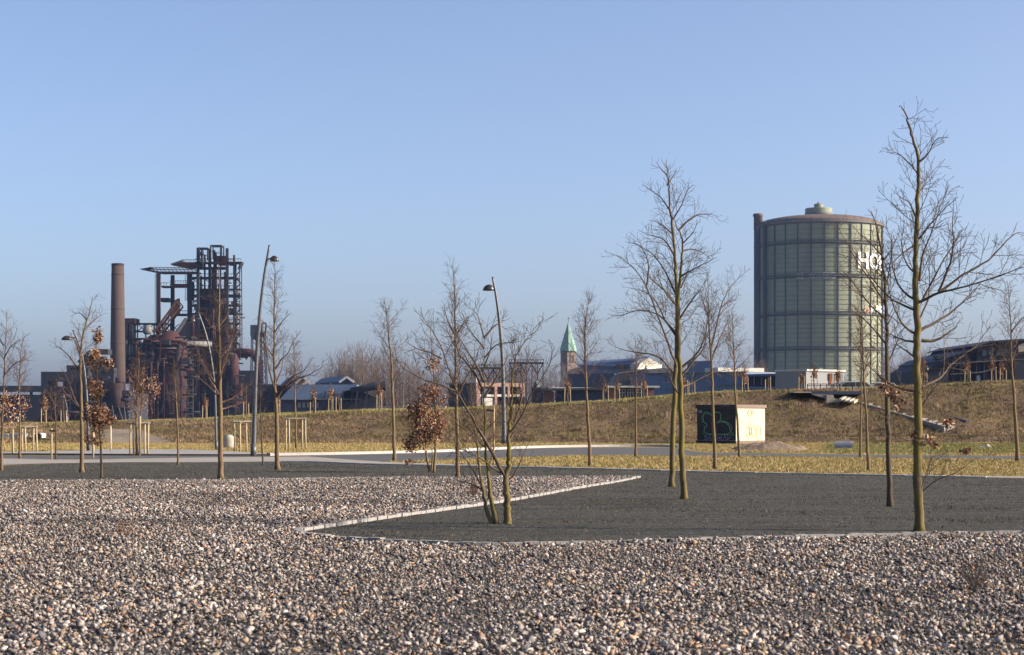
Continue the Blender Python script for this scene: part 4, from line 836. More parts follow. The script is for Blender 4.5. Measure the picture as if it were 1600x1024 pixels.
# ---- tank tower right of the furnace
D = 610.
root = house('bunker_tower', 402, D, 'small steel bunker on thin lattice legs right of the blast furnace', 'tower')
part(root, 'bunker', 'dark_clad', lambda m: m.pp([(391,508),(402,508),(402,528),(399,532),(393,529),(391,524)], D, 4)); part(root, 'bunker', 'steel', lambda m: m.pb(403, 413, 519, 527, D, 4))
part(root, 'hoop', 'steel', lambda m: (m.tube([W(409,530,D), W(409,509,D), W(411,505,D), W(415,505,D), W(416,509,D), W(414,527,D)], .28, 8)))
def legs(m):
    for x0, x1 in ((393,391),(400,399),(406,409),(412,416)):
        for q in (0, 3.5): m.bar(x0, 524, x1, 610, D, .32, q)
    for i in range(8): y = 530+i*10; m.bar(393, y, 400, y+10, D, .16, 0); m.bar(406, y, 414, y+10, D, .18, 0); m.bar(407, y+10, 414, y, D, .18, 0)
part(root, 'lattice_legs', 'steel', legs)

# ---- works left of the furnace
D = 560.
root = house('works_hall', 110, D, 'dark stepped works hall with open frames left of the chimney')
part(root, 'hall', 'soot', lambda m: (m.pb(62, 200, 614, None, D, 30, None, 1), m.pb(64, 104, 581, 596, D, 12), m.pb(104, 138, 571, 618, D, 14), m.pb(64, 75, 596, 618, D, 12), m.pb(98.5, 101, 596, 604, D, 12), m.pb(78, 104, 604, 616, D, 12)))
part(root, 'upper_box', 'soot', lambda m: (m.pb(125, 150, 556, 574, D, 10, None, 3), m.pb(138, 172, 574, 620, D, 5, None, 5)))
part(root, 'roof_plant', 'steel', lambda m: (m.pb(140, 164, 545, 553, D, 6, None, 4), m.bar(120, 566, 140, 548, D, .8, 2), m.bar(128, 570, 146, 550, D, .5, 2)))
part(root, 'annex', 'rust', lambda m: m.pb(150, 170, 601, 610, D, 5, None, -1)); part(root, 'annex_fascia', 'steel_pale', lambda m: m.pb(136, 174, 608.3, 612, D, 5, None, -1.5))
part(root, 'vent', 'rust', lambda m: (m.pc(185, 5, 590, 599, D-1), m.pb(176, 192, 599, 640, D, 6, None, -4)), True)
for i in range(5): part(root, 'strut', 'steel_pale', lambda m: m.bar(180+i*9, 634, 184+i*9+(i % 2)*6, 664, D, .22, -4))
rg = random.Random(31)
for i in range(60):
    x = rg.uniform(64, 198); y = rg.uniform(575 if x > 104 else 612, 650); t = rg.random(); q = rg.uniform(-4, .5); mt = rg.choice(['steel', 'soot', 'rust', 'rust', 'steel_pale' if t > .8 else 'steel'])
    if t < .3: part(root, 'cabin', mt, lambda m: m.pb(x, x+rg.uniform(4, 14), y, y+rg.uniform(3, 9), D, 3, None, q))
    elif t < .6: part(root, 'pipe', mt, lambda m: m.tube([W(x, y, D+q), W(x+rg.uniform(12, 34), y+rg.uniform(-3, 3), D+q)], rg.uniform(.2, .55), 10), True)
    else: part(root, 'strut', mt, lambda m: m.bar(x, y, x+rg.uniform(-8, 8), min(664, y+rg.uniform(14, 36)), D, .3, q))
for i in range(12): part(root, 'window', 'grey_clad' if i % 3 == 0 else 'glass', lambda m: m.pb(70+i*10, 75+i*10, 628, 632, D, .3, None, .8))
D = 600.
root = house('conveyor_gallery', 20, D, 'long dark conveyor gallery on legs at the left edge', 'gallery')
part(root, 'gallery', 'soot', lambda m: m.pb(-60, 70, 603, 612.5, D, 6)); part(root, 'lower_hall', 'soot', lambda m: m.pb(-60, 66, 617, None, D, 22, None, 2))
for x in (-30, 44, 62): part(root, 'leg', 'steel', lambda m: m.pb(x, x+2.2, 612, 620, D, 2, None, 2))
D = 330.
root = house('plank_wall', 92, D, 'low purplish plank wall in front of the dark works at left', 'wall')
part(root, 'planks', 'rust', lambda m: [m.pb(60, 128, 649+i*4.6, 652+i*4.6, D, .12, None, .1) for i in range(7)]); part(root, 'backing', 'soot', lambda m: m.pb(60, 128, 650, None, D, 1, None, .4))
for i in range(8): part(root, 'post', 'rust', lambda m: m.pb(59.5+i*9.6, 61+i*9.6, 648, None, D, .3, None, -.25))

# ---- blue sheds with gables and the fat pipe
D = 420.
def gable(root, x0, xe, xr, ye, yr, ybot, D, L, wall, roof, trim='white'):
    """a shed seen obliquely: long roof slope x0..xe, gable xe..xr with its ridge midway"""
    xm = (xe+xr)/2; k = D/F
    A = W(xe, ye, D); Bp = W(xr, ye, D); Rg = W(xm, yr, D); zb = H+(HOR-ybot)*k
    back = np.array([-(xe-x0)*k, L, 0])
    part(root, 'gable_wall', wall, lambda m: m.prism([(A[0], A[1], zb), (Bp[0], Bp[1], zb), Bp, Rg, A], [np.array((A[0], A[1], zb))+back, np.array((Bp[0], Bp[1], zb))+back, Bp+back, Rg+back, A+back]))
    up = np.array([0, 0, .25]); e = (A-Rg)*.06; e2 = (Bp-Rg)*.06; fw = -back/np.linalg.norm(back)*.4
    part(root, 'roof', roof, lambda m: (m.hexa([Rg+fw+up*.1, A+e+fw+up*.1, A+e+back+up*.1, Rg+back+up*.1, Rg+fw+up, A+e+fw+up, A+e+back+up, Rg+back+up]), m.hexa([Bp+e2+fw+up*.1, Rg+fw+up*.1, Rg+back+up*.1, Bp+e2+back+up*.1, Bp+e2+fw+up, Rg+fw+up, Rg+back+up, Bp+e2+back+up])))
    if trim:
        part(root, 'verge_board', trim, lambda m: (m.beam(Rg+fw*1.3, A+e+fw*1.3, .3, .5), m.beam(Rg+fw*1.3+np.array([0, -.02, .02]), Bp+e2+fw*1.3, .3, .5)))
root = house('gabled_shed', 520, D, 'blue roofed shed whose gable has thin white edges')
gable(root, 474, 530, 552, 597, 589.5, 640, D, 26, 'dark_clad', 'blue_roof')
part(root, 'lean_to', 'blue_shade_clad', lambda m: m.pp([(440,625),(452,612),(462,601.5),(560,601.5),(556,624),(556,626)], D, 6, -4))
part(root, 'lower_hall', 'dark_clad', lambda m: m.pb(430, 568, 625, None, D, 8, None, -3))
part(root, 'gutter', 'steel_pale', lambda m: m.pb(440, 566, 623.6, 624.6, D, .4, None, -4.6))
windows(root, D, [(468+i*7, 472+i*7, 629, 637) for i in range(5)], mat='grey_clad', off=-3.1)
for i in range(5): part(root, 'truss', 'steel', lambda m: m.bar(505+i*14, 642, 512+i*14, 612, D, .35, -4.3))
root = house('gabled_shed', 460, 440., 'further shed with a pale sloping gable end behind the leaning lamp')
gable(root, 420, 462, 483, 599, 589, 640, 440., 24, 'grey_clad', 'blue_roof', 'white')
part(root, 'canopy', 'white', lambda m: m.pp([(462,612),(482,594),(486,595),(468,609)], 440., 2, -3)); part(root, 'side_hall', 'soot', lambda m: m.pb(380, 470, 602, None, 440., 20, None, 4))
D = 415.
root = house('fat_pipe', 566, D, 'fat dark pipe raised on struts right of the blue shed', 'pipe')
part(root, 'pipe', 'soot', lambda m: m.tube([W(548,611,D), W(570,607,D), W(585,603.5,D), W(601,602.5,D)], [.7, .8, .95, 1.0], 18), True); part(root, 'end_flange', 'steel', lambda m: m.tube([W(597,602.6,D), W(603,602.5,D)], 1.15, 18))
part(root, 'drive_house', 'soot', lambda m: (m.pp([(536,612),(556,608),(590,622),(584,640),(536,640)], D, 4, 1),)); part(root, 'base', 'soot', lambda m: m.pb(530, 590, 630, None, D, 5, None, .5))
for x in (560, 575, 590): part(root, 'strut', 'steel', lambda m: m.bar(x, 606, x-6, 645, D, .35, -.5))
root = house('boundary_wall', 660, 380., 'long low bluish wall on the bank below the bare wood', 'wall')
part(root, 'wall', 'blue_shade_clad', lambda m: m.pb(598, 704, 636.5, None, 380., .4)); part(root, 'coping', 'steel_pale', lambda m: m.pb(597.5, 704.5, 635.2, 636.6, 380., .6, None, -.1))

# ---- brick building with the frame front
D = 330.
bd = lambda x: 327+(x-744)/76*5.5
bq = lambda m, x0, x1, y0, y1, dep, off=0.0: m.pb(x0, x1, y0, y1, bd(x0), dep, bd(x1), off)
root = house('brick_building', 755, D, 'two storey pinkish brick building with a framed front and pale ground floor')
part(root, 'frame', 'brick_pale', lambda m: (bq(m, 744, 820, 598.5, 604.5, 9), bq(m, 744, 750.5, 604.5, None, 9), bq(m, 814, 820, 604.5, None, 9), bq(m, 750.5, 814, 604.5, None, 7, 1.6), bq(m, 773, 777, 604.5, None, 1.5, .02), bq(m, 793.5, 797, 604.5, None, 1.5, .02)))
part(root, 'balcony_band', 'white', lambda m: (bq(m, 750.5, 773, 616.5, 620, 1.3, .15), bq(m, 777, 793.5, 616.5, 620, 1.3, .15), bq(m, 797, 814, 616.5, 620, 1.3, .15)))
part(root, 'ground_floor', 'white', lambda m: bq(m, 751, 772.6, 622, None, 1.2, .3))
for r_ in [(752,757,606,615.5),(761,766,606,615.5),(778,784,605.5,615.5),(786,792.5,605.5,615.5),(798.5,803.5,606,615.5),(808,813,606,615.5),(778.5,783,622,626),(787,792,622,626),(799,803,622,626),(808,812.5,622,628)]:
    windows(root, bd(r_[0]), [r_], off=1.45, D2=bd(r_[1]))
part(root, 'chimney', 'white', lambda m: bq(m, 757, 760.5, 588, 598.4, 1, 3))
part(root, 'left_wing', 'dark_clad', lambda m: m.pb(692, 744, 600.5, None, D, 8, 326, 2)); part(root, 'wing_roof', 'steel_pale', lambda m: m.pb(690, 744, 598.8, 600.6, D, 9, 326, 1.4))
windows(root, D, [(700+i*9, 706+i*9, 606, 616) for i in range(4)]+[(700+i*9, 706+i*9, 622, 632) for i in range(4)], D2=D, off=1.0); part(root, 'lit_panel', 'brick', lambda m: m.pb(727, 735, 605, 617, D, .3, None, .5))
part(root, 'right_wing', 'dark_clad', lambda m: m.pb(820, 852, 607, None, D, 8, 324, 1.5)); part(root, 'roof_line', 'steel_pale', lambda m: (m.pb(820, 848, 605.6, 607, D, 9, 324, 1.2), m.bar(818, 598.5, 841, 594.5, D, .16, 1)))
part(root, 'roof_box', 'white', lambda m: m.pb(839, 844.5, 595, 604.5, D, 2, None, 3)); part(root, 'roof_box', 'dark_clad', lambda m: m.pb(834, 838.8, 597, 605.5, D, 2, None, 3))
D = 310.
root = house('pavilion', 880, D, 'low dark pavilion with flat grey roof and one brick end below the spire')
part(root, 'wall', 'dark_clad', lambda m: m.pb(866, 955, 610, None, D, 8, 302, .5)); part(root, 'brick_end', 'brick', lambda m: m.pb(850, 865.5, 611.5, None, D, 6)); part(root, 'roof', 'grey_roof', lambda m: m.pb(847, 958, 606.6, 610, D, 10, 302, -.5))
windows(root, D, [(866.5,874.5,612.5,620),(876,882,612.5,620),(866.5,874.5,621,626),(876,882,621,626)], mat='glass', off=.3); windows(root, D, [(884,890.5,613.5,626)], mat='white', off=.35)
part(root, 'roof_vent', 'white', lambda m: m.pb(864, 868, 603, 606.4, D, 1, None, 3)); part(root, 'roof_vent', 'steel_pale', lambda m: (m.pb(849, 851, 603.5, 606.4, D, 1, None, 3), m.pb(929, 935, 599.5, 601.2, D, 1, 306, 3)))
D = 300.
root = house('entrance_block', 988, D, 'flat roofed block with brick ends, white roof edge and white framed windows')
part(root, 'wall', 'dark_clad', lambda m: m.pb(965, 1008, 606, None, D, 7, None, .6)); part(root, 'brick_end', 'brick', lambda m: m.pb(952.5, 965, 606, None, D, 7)); part(root, 'brick_end', 'brick', lambda m: m.pb(1008, 1022, 606, None, D, 7)); part(root, 'roof', 'white', lambda m: m.pb(948, 1030, 603.2, 606, D, 9, None, -1))
for x0 in (968, 980.5, 993.5):
    w_ = part(root, 'window_frame', 'white', lambda m: (m.pb(x0, x0+9.5, 608.2, 609, D, .2, None, .35), m.pb(x0, x0+9.5, 613.4, 614.2, D, .2, None, .35), [m.pb(x0+i*4.4, x0+i*4.4+.8, 609, 620, D, .2, None, .35) for i in range(3)]))
    part(w_, 'pane', 'glass', lambda m: m.pb(x0, x0+9.5, 608.4, 620, D, .1, None, .5))
# ---- barn, hall, works: blue of shade put into the wall colours
D = 400.
root = house('barn', 1000, D, 'old barn with a curved grey brown roof behind the entrance block')
part(root, 'roof', 'grey_roof', lambda m: m.pp([(953,606),(957,597),(962,588),(968,583),(985,580.5),(1012,577),(1038,575),(1050,577),(1050,606)], D, 18))
part(root, 'roof_seams', 'steel_pale', lambda m: ([m.bar(966+i*6, 585-i*.8, 964+i*6, 604, D, .1, -.06) for i in range(9)], m.bar(966, 583.3, 1012, 576.8, D, .3, -.1)))
part(root, 'shade_blue_front', 'blue_shade_clad', lambda m: m.pb(1008, 1046, 583.5, None, D, 6, 392, -4))  # the gable's blue shadow is put into this wall colour
D = 520.
root = house('hall', 960, D, 'long hall with shade blue wall colour and a pale sunlit gable end')
def hall(m):
    a = [W(905, 571, 560), W(1010, 561, D), W(1010, 610, D), W(905, 610, 560)]; b_ = [p+np.array([3, 26, 0]) for p in a]; m.prism(a, b_)
part(root, 'wall', 'blue_shade_clad', hall)  # shade on the long wall is put into its blue
part(root, 'roof', 'blue_roof', lambda m: m.hexa([W(902,572,560), W(998,574,D-4), W(1013,559.5,D+8), W(918,566,572), W(902,570.5,560), W(998,572.6,D-4), W(1013,558.2,D+8), W(918,564.6,572)]))
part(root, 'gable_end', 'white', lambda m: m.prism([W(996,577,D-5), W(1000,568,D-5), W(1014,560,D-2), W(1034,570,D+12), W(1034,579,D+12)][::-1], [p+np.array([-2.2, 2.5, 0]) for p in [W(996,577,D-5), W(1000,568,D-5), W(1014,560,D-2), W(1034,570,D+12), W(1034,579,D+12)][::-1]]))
part(root, 'window_band', 'glass', lambda m: m.hexa([W(960,575,D+10), W(983,574,D+2), W(983,574,D+3), W(960,575,D+11), W(960,570,D+10), W(983,569,D+2), W(983,569,D+3), W(960,570,D+11)])); part(root, 'low_wing', 'dark_clad', lambda m: m.pb(886, 960, 584, None, D-12, 14, D-15))
D = 350.
root = house('blue_works', 1060, D, 'wide blue works building with two rows of windows behind the crossing trees')
part(root, 'wall', 'blue_shade_clad', lambda m: m.pb(1010, 1165, 583, None, D, 12, 336)); part(root, 'roof_edge', 'steel_pale', lambda m: m.pb(1008, 1165, 581.8, 583.2, D, 13, 336, -.3)); part(root, 'ledge', 'steel_pale', lambda m: m.pb(1022, 1165, 601.3, 602.8, D, .5, 336, -.5))
windows(root, D, [(1046+i*8, 1051+i*8, 588, 599) for i in range(9)], D2=D-.8, off=-3.5) if False else None
for i in range(13):
    x = 1040+i*7.6; d = D-(x-1010)/155*14; windows(root, d, [(x, x+4.5, 587, 598)], off=-.2, dep=.4); windows(root, d, [(x, x+4.5, 606, 616)], off=-.2, dep=.4)
root = house('roof_block', 1090, 380., 'small blue box building with one dark window above the blue works')
part(root, 'wall', 'blue_shade_clad', lambda m: m.pb(1074, 1110, 564.5, None, 380., 8, 372)); part(root, 'window', 'glass', lambda m: m.pb(1094, 1098, 570, 577, 376., .3, None, -.35))
root = house('white_block', 1135, 375., 'white framed modern block standing above the blue works')
part(root, 'frame', 'white', lambda m: (m.pb(1112, 1158, 564, 566.6, 374., 6, 378.), m.pb(1112, 1116, 566.6, 600, 374., 6, 374.35), m.pb(1149, 1158, 566.6, 600, 377.2, 6, 378.))); part(root, 'wall', 'dark_clad', lambda m: m.pb(1116, 1149, 566.6, None, 374.4, 5, 377.2, .8)); [windows(root, 374.5+i*.7, [(1118+i*8, 1124+i*8, 568, 574)], off=.6) for i in range(4)]
root = house('white_parapet', 1158, 356., 'long white parapet slab left of the gasholder foot')
part(root, 'slab', 'white', lambda m: m.pb(1122, 1194, 575, 582.5, 354., 5, 358.5)); part(root, 'core', 'blue_shade_clad', lambda m: m.pb(1128, 1190, 582.5, None, 354.4, 4, 358.2, .5))
D = 290.
root = house('slatted_building', 1210, D, 'long blue building with upright pale slats below the gasholder')
part(root, 'wall', 'dark_clad', lambda m: m.pb(1160, 1264, 586, None, D, 10, 281)); part(root, 'roof_edge', 'blue_roof', lambda m: m.pb(1158, 1265, 584.2, 588, D, 11, 281, -.4))
for i in range(26):
    x = 1166+i*3.75; d = D-(x-1160)/104*9
    part(root, 'slat', 'chimney' if i % 3 else 'grey_clad', lambda m: m.pb(x, x+1.6, 590, 602, d, .25, None, -.45))
part(root, 'plinth', 'blue_shade_clad', lambda m: m.pb(1160, 1264, 604, 608, D, .3, 281, -.35))
D = 270.
root = house('grey_pavilion', 1290, D, 'small grey panelled pavilion with white roof edge and orange door panel')
part(root, 'wall', 'grey_clad', lambda m: m.pb(1259.5, 1319, 580.5, None, D, 6, 276)); part(root, 'roof_edge', 'white', lambda m: m.pb(1259, 1320, 577.8, 580.6, D, 6.4, 276, -.25))
part(root, 'door_panel', 'orange', lambda m: m.pb(1296, 1298.6, 583.5, 601, 273.6, .2, None, -.2)); windows(root, 273.4, [(1291.2, 1295.8, 584.5, 594.5)], off=-.1); part(root, 'window_frame', 'white', lambda m: (m.pb(1291, 1317.5, 595, 600, 274., .25, None, -.32), m.pb(1299.2, 1303, 584, 595, 274.2, .25, None, -.3), m.pb(1311, 1317, 584.5, 595, 275., .25, None, -.3)))
windows(root, 274.5, [(1303.3, 1310.6, 584.5, 594.8)], off=-.2); part(root, 'roof_vent', 'white', lambda m: m.pb(1285, 1289, 574.6, 577.6, D, 1, None, 2))

# ---- gasholder
D = 960.; k = D/F; cx = (1279-800)*k; c = (cx, D); Rr = 97.2*k; zt = H+(HOR-355)*k
root = house('gasholder', 1279, D, 'huge round green gasholder with white lettering and a brown domed roof', 'gasholder')
m, nt, b = new_mat('gasholder_green'); n = noise_node(nt, .06, 5, .65, stretch=(1, 1, .4)); n2 = noise_node(nt, .35, 6, .75, stretch=(1.6, 1.6, .12))
cc = mix(nt, ramp(nt, n2.outputs['Fac'], [(.55, (0,0,0)), (.72, (.75,.75,.75))]), ramp(nt, n.outputs['Fac'], [(.3, (.18, .20, .125)), (.7, (.26, .28, .175))]), (.20, .145, .095))
nt.links.new(cc, b.inputs['Base Color']); b.inputs['Roughness'].default_value = .7; M['gas_green'] = m
M['gas_dark'] = simple('gasholder_rib', (.07, .08, .075), (.05, .058, .055), .3, .7)
M['gas_roof'] = simple('gasholder_roof', (.17, .12, .09), (.12, .088, .07), .12, .85)
M['letter'] = simple('white_letters', (.80, .80, .80), (.74, .74, .74), .3, .6)
M['letter_faded'] = simple('faded_letters', (.50, .50, .48), (.22, .24, .22), .5, .7)
M['mark_red'] = simple('red_mark', (.60, .25, .18), (.55, .22, .16), .3, .6)
prof = [(Rr, FAR_Z-.3)]; z = 1.0
while z < zt-2.5: prof += [(Rr, z), (Rr-.28, z+.03), (Rr-.28, z+.36), (Rr, z+.40)]; z += 2.45
prof.append((Rr, zt)); mb = MB(); mb.lathe(c, prof, 144); mb.build('shell', M['gas_green'], root)
mb = MB()
for i in range(30):
    a = i/30*2*math.pi+.03; u = np.array([math.cos(a), math.sin(a)]); t = np.array([-u[1], u[0]]); w_ = .14 if i % 3 else .26
    mb.obox(np.array(c)+u*(Rr+.2), u, t, .32, w_, FAR_Z-.2, zt-.4)
mb.build('ribs', M['gas_dark'], root)
for y in (388, 439, 496, 549):
    zz = H+(HOR-y)*k
    g = part(root, 'gallery', 'gas_dark', lambda m: (m.lathe(c, [(Rr+.2, zz-.5), (Rr+1.1, zz-.1), (Rr+1.1, zz+.25), (Rr+.2, zz+.25)], 120)))
    def rails(m):
        for i in range(150):
            a = i/150*2*math.pi; m.obox((cx+(Rr+1.0)*math.cos(a), D+(Rr+1.0)*math.sin(a)), (math.cos(a), math.sin(a)), (-math.sin(a), math.cos(a)), .06, .12, zz+.25, zz+1.45)
        m.lathe(c, [(Rr+.95, zz+1.4), (Rr+1.05, zz+1.4), (Rr+1.05, zz+1.5), (Rr+.95, zz+1.5)], 120)
    part(g, 'railing', 'grey_roof', rails)
part(root, 'eaves', 'grey_roof', lambda m: m.lathe(c, [(Rr+.1, zt-1.2), (Rr+1.2, zt-.6), (Rr+1.2, zt+.3), (Rr-.5, zt+.6)], 120))
part(root, 'dome_roof', 'gas_roof', lambda m: m.lathe(c, [(Rr*math.cos(f*math.pi/2*.93), zt+.4+5.2*math.sin(f*math.pi/2)) for f in np.linspace(0, 1, 10)], 96), True)
def rr_(m):
    for i in range(48):
        a = i/48*2*math.pi; m.obox((cx+(Rr+.9)*math.cos(a), D+(Rr+.9)*math.sin(a)), (1, 0), (0, 1), .07, .07, zt, zt+2.2)
part(root, 'roof_railing', 'steel', rr_)
zc = zt+5.2
part(root, 'lantern', 'gas_green', lambda m: m.lathe((cx, D), [(20.3*k, zc+1.0), (20.8*k, zc+1.2), (20.8*k, zc+4.4), (20.2*k, zc+4.7), (3*k, zc+5.0)], 48), False)
part(root, 'lantern_base', 'gas_dark', lambda m: m.lathe((cx, D), [(19*k, zc-1.2), (19*k, zc+1.1)], 48)); part(root, 'lantern_cap', 'gas_green', lambda m: m.lathe((cx, D), [(7*k, zc+4.8), (7*k, zc+7), (3*k, zc+7.4), (1*k, zc+8.2)], 24))
part(root, 'lantern_band', 'steel_pale', lambda m: m.lathe((cx, D), [(20.9*k, zc+1.4), (21.2*k, zc+1.4), (21.2*k, zc+2.3), (20.9*k, zc+2.3)], 48))
# gas riser and pipes on its left flank
cl = ((1182.2-800)*k, D-6)
part(root, 'riser_stack', 'gas_dark', lambda m: m.lathe(cl, [(6.6*k, FAR_Z), (6.6*k, H+(HOR-340)*k)], 28), True)
part(root, 'riser_cap', 'gas_roof', lambda m: m.lathe(cl, [(6.9*k, H+(HOR-356)*k), (6.9*k, H+(HOR-341)*k), (8*k, H+(HOR-340.5)*k), (8*k, H+(HOR-337)*k), (6.5*k, H+(HOR-336)*k)], 28), True)
part(root, 'riser_pipe', 'gas_dark', lambda m: m.tube([W(1194.5,600,D-16), W(1194,400,D-16), W(1194,352,D-16), W(1196.5,348.5,D-15), W(1200,348,D-12), W(1205,351,D-8)], .75, 12), True)
part(root, 'roof_stair', 'steel', lambda m: (m.beam(W(1208,356,D-2), W(1232,343,D-2), .9), m.beam(W(1232,343,D-2), W(1247,340.5,D-2), .9)))
def bend_text(txt, h_px, y_px, px_left, px_right, mat, name, hz, only=None):
    cu = bpy.data.curves.new('txt', 'FONT'); cu.body = txt; cu.size = 1.0; cu.resolution_u = 3; cu.offset = .03
    ob = bpy.data.objects.new('txt', cu); COL.objects.link(ob); bpy.context.view_layer.update()
    dg = bpy.context.evaluated_depsgraph_get(); me = bpy.data.meshes.new_from_object(ob.evaluated_get(dg)); bpy.data.objects.remove(ob)
    bm = bmesh.new(); bm.from_mesh(me); bmesh.ops.triangulate(bm, faces=bm.faces[:])
    bmesh.ops.subdivide_edges(bm, edges=bm.edges[:], cuts=2, use_grid_fill=True)
    v = np.array([x.co[:] for x in bm.verts]); lo, hi = v.min(0), v.max(0)
    a0, a1 = px_left, px_right                     # angles round the shell, 0 = straight towards the viewer, positive to the right
    th = a0+(v[:, 0]-lo[0])/(hi[0]-lo[0])*(a1-a0); zz = H+(HOR-y_px)*k+(v[:, 1]-lo[1])/(hi[1]-lo[1])*h_px*k
    rad = Rr+hz; base = math.atan2(-D, -cx)
    for x, t, z in zip(bm.verts, th, zz): x.co = Vector((cx+rad*math.cos(base+t)-root.location.x, D+rad*math.sin(base+t)-root.location.y, z-root.location.z))
    bm.to_mesh(me); bm.free(); me.materials.clear(); me.materials.append(mat); o = bpy.data.objects.new(name, me); COL.objects.link(o); o.parent = root
ang = lambda px: math.asin(max(-1, min(1, (px-1279)/97.5)))
bend_text('HOE', 26, 427, ang(1337), ang(1337)+.70, M['letter'], 'lettering', .75)
bend_text('SS', 10, 443.5, ang(1246), ang(1258), M['letter_faded'], 'lettering', .75)
bend_text('XXWI', 9, 443, ang(1264), ang(1283), M['letter_faded'], 'lettering', .75)
bend_text('ERC', 10, 443, ang(1285), ang(1303), M['letter_faded'], 'lettering', .75)
bend_text('O', 9, 494, ang(1347), ang(1354), M['mark_red'], 'painted_mark', .75)
bend_text('HS', 13, 494, ang(1356), ang(1373), M['letter'], 'lettering', .75)

# ---- church
D = 1080.; k = D/F; cx = (888-800)*k
root = house('church_tower', 888, D, 'stone church tower with a pointed green copper spire', 'church')
yaw = .62; ax_, ay_ = (math.cos(yaw), math.sin(yaw)), (-math.sin(yaw), math.cos(yaw)); hw = 8.6*k
part(root, 'tower', 'stone_wall', lambda m: m.obox((cx, D), ax_, ay_, hw, hw, FAR_Z-.3, H+(HOR-549)*k))
part(root, 'spire', 'copper', lambda m: m.lathe((cx, D), [(13.6*k, H+(HOR-549)*k), (12.2*k, H+(HOR-543)*k), (6.2*k, H+(HOR-523)*k), (.2*k, H+(HOR-503)*k)], 8))
part(root, 'finial', 'steel', lambda m: (m.beam((cx, D, H+(HOR-504)*k), (cx, D, H+(HOR-495)*k), .25), m.beam((cx-.8, D, H+(HOR-498)*k), (cx+.8, D, H+(HOR-498)*k), .22)))
for s, (u, v_) in (('a', ((-ay_[0], -ay_[1]), ax_)), ('b', (ax_, ay_))):
    u = np.array(u); v_ = np.array(v_)
    for q in (-.32, .32):
        part(root, 'belfry_opening', 'steel', lambda m: m.obox(np.array((cx, D))+u*(hw-.1)+v_*hw*q, u, v_, .2, hw*.17, H+(HOR-567)*k, H+(HOR-555)*k))
part(root, 'string_course', 'stone_wall', lambda m: m.obox((cx, D), ax_, ay_, hw+.25, hw+.25, H+(HOR-571)*k, H+(HOR-569.5)*k))
part(root, 'nave', 'stone_wall', lambda m: m.prism([W(884,592,D-14), W(920,592,D-14), W(920,585,D-14), W(902,574,D-14), W(884,585,D-14)], [W(884,592,D+20), W(920,592,D+20), W(920,585,D+20), W(902,574,D+20), W(884,585,D+20)]))

# ---- steel gantry behind the brick building
D = 520.
for (a, b_, yt, lab) in ((795,850,566,'dark steel gantry frame rising behind the brick building'), (735,790,574,'fainter steel gantry frame left of the curved lamp')):
    root = house('gantry', (a+b_)/2, D, lab, 'gantry')
    part(root, 'beam', 'steel', lambda m: (m.pb(a, b_, yt, yt+3, D, 3), railing(m, a, b_, yt-3.5, yt, D, 0, 4.5)))
    for i in range(7):
        x = a+1+(b_-a-3)*i/6; part(root, 'leg', 'steel', lambda m: m.pb(x, x+1.1, yt+3, None, D, 1, None, 1))
    part(root, 'brace', 'steel', lambda m: [m.bar(a+1+(b_-a-3)*i/6, yt+3+(i % 2)*16, a+1+(b_-a-3)*(i+1)/6, yt+19-(i % 2)*16, D, .3, 1) for i in range(6)])

# ---- dark hall at right
D = 300.
root = house('dark_hall', 1530, D, 'large dark hall with a stepped sloping roof at the right edge')
part(root, 'hall', 'soot', lambda m: m.pp([(1452,615),(1452,578),(1470,566),(1485,559),(1500,555),(1527,548),(1527,615)], D, 30, 1)); part(root, 'high_bay', 'soot', lambda m: m.pp([(1527,615),(1527,544),(1533,539),(1545,535.5),(1590,532.5),(1690,530),(1690,615)], D, 34, 0))
part(root, 'roof', 'dark_clad', lambda m: (m.pp([(1470,567),(1485,558),(1500,554),(1527,546.5),(1527,544.5),(1500,552),(1484,556),(1468,565)], D, 32, .2), m.pp([(1526,541),(1545,535.5),(1590,532.5),(1690,530),(1690,527.5),(1590,530),(1545,533),(1524,540)], D, 36, -.8)))
part(root, 'ledge', 'grey_roof', lambda m: (m.pp([(1480,568.5),(1527,565),(1600,561),(1600,562),(1527,566.3),(1480,569.6)], D, .4, -.6), m.pp([(1484,584.5),(1530,581.5),(1536,580.5),(1548,577),(1548,578.2),(1536,581.8),(1530,582.8),(1484,585.6)], D, .4, -.6)))
part(root, 'roof_light', 'chimney', lambda m: m.pb(1471, 1488, 555, 560.5, D, 3, None, 3)); part(root, 'lit_panel', 'concrete_pale', lambda m: m.pp([(1590,540),(1600,536),(1690,534),(1690,546),(1600,549),(1590,551)], D, .4, -.5)); part(root, 'door', 'blue_shade_clad', lambda m: m.pb(1525, 1531, 587, 600, D, .3, None, -.3))  # beige panel puts sunlight on the hall's right end into colour
for i in range(9): part(root, 'column', 'steel', lambda m: m.pb(1488+i*12, 1489.5+i*12, 563, None, D, .5, None, -.4))
windows(root, D, [(1534+i*11, 1541+i*11, 547, 556) for i in range(5)], off=-.2)
root = house('outbuilding', 1460, 290., 'low dark outbuilding left of the dark hall', 'building')
part(root, 'wall', 'soot', lambda m: m.pb(1446, 1482, 577, None, 290., 8)); part(root, 'roof', 'rust', lambda m: m.pb(1445, 1483, 575.6, 577.2, 290., 9, None, -.4)); part(root, 'lit_sign', 'white', lambda m: m.pb(1447, 1449, 575, 578.5, 290., .3, None, -.9))

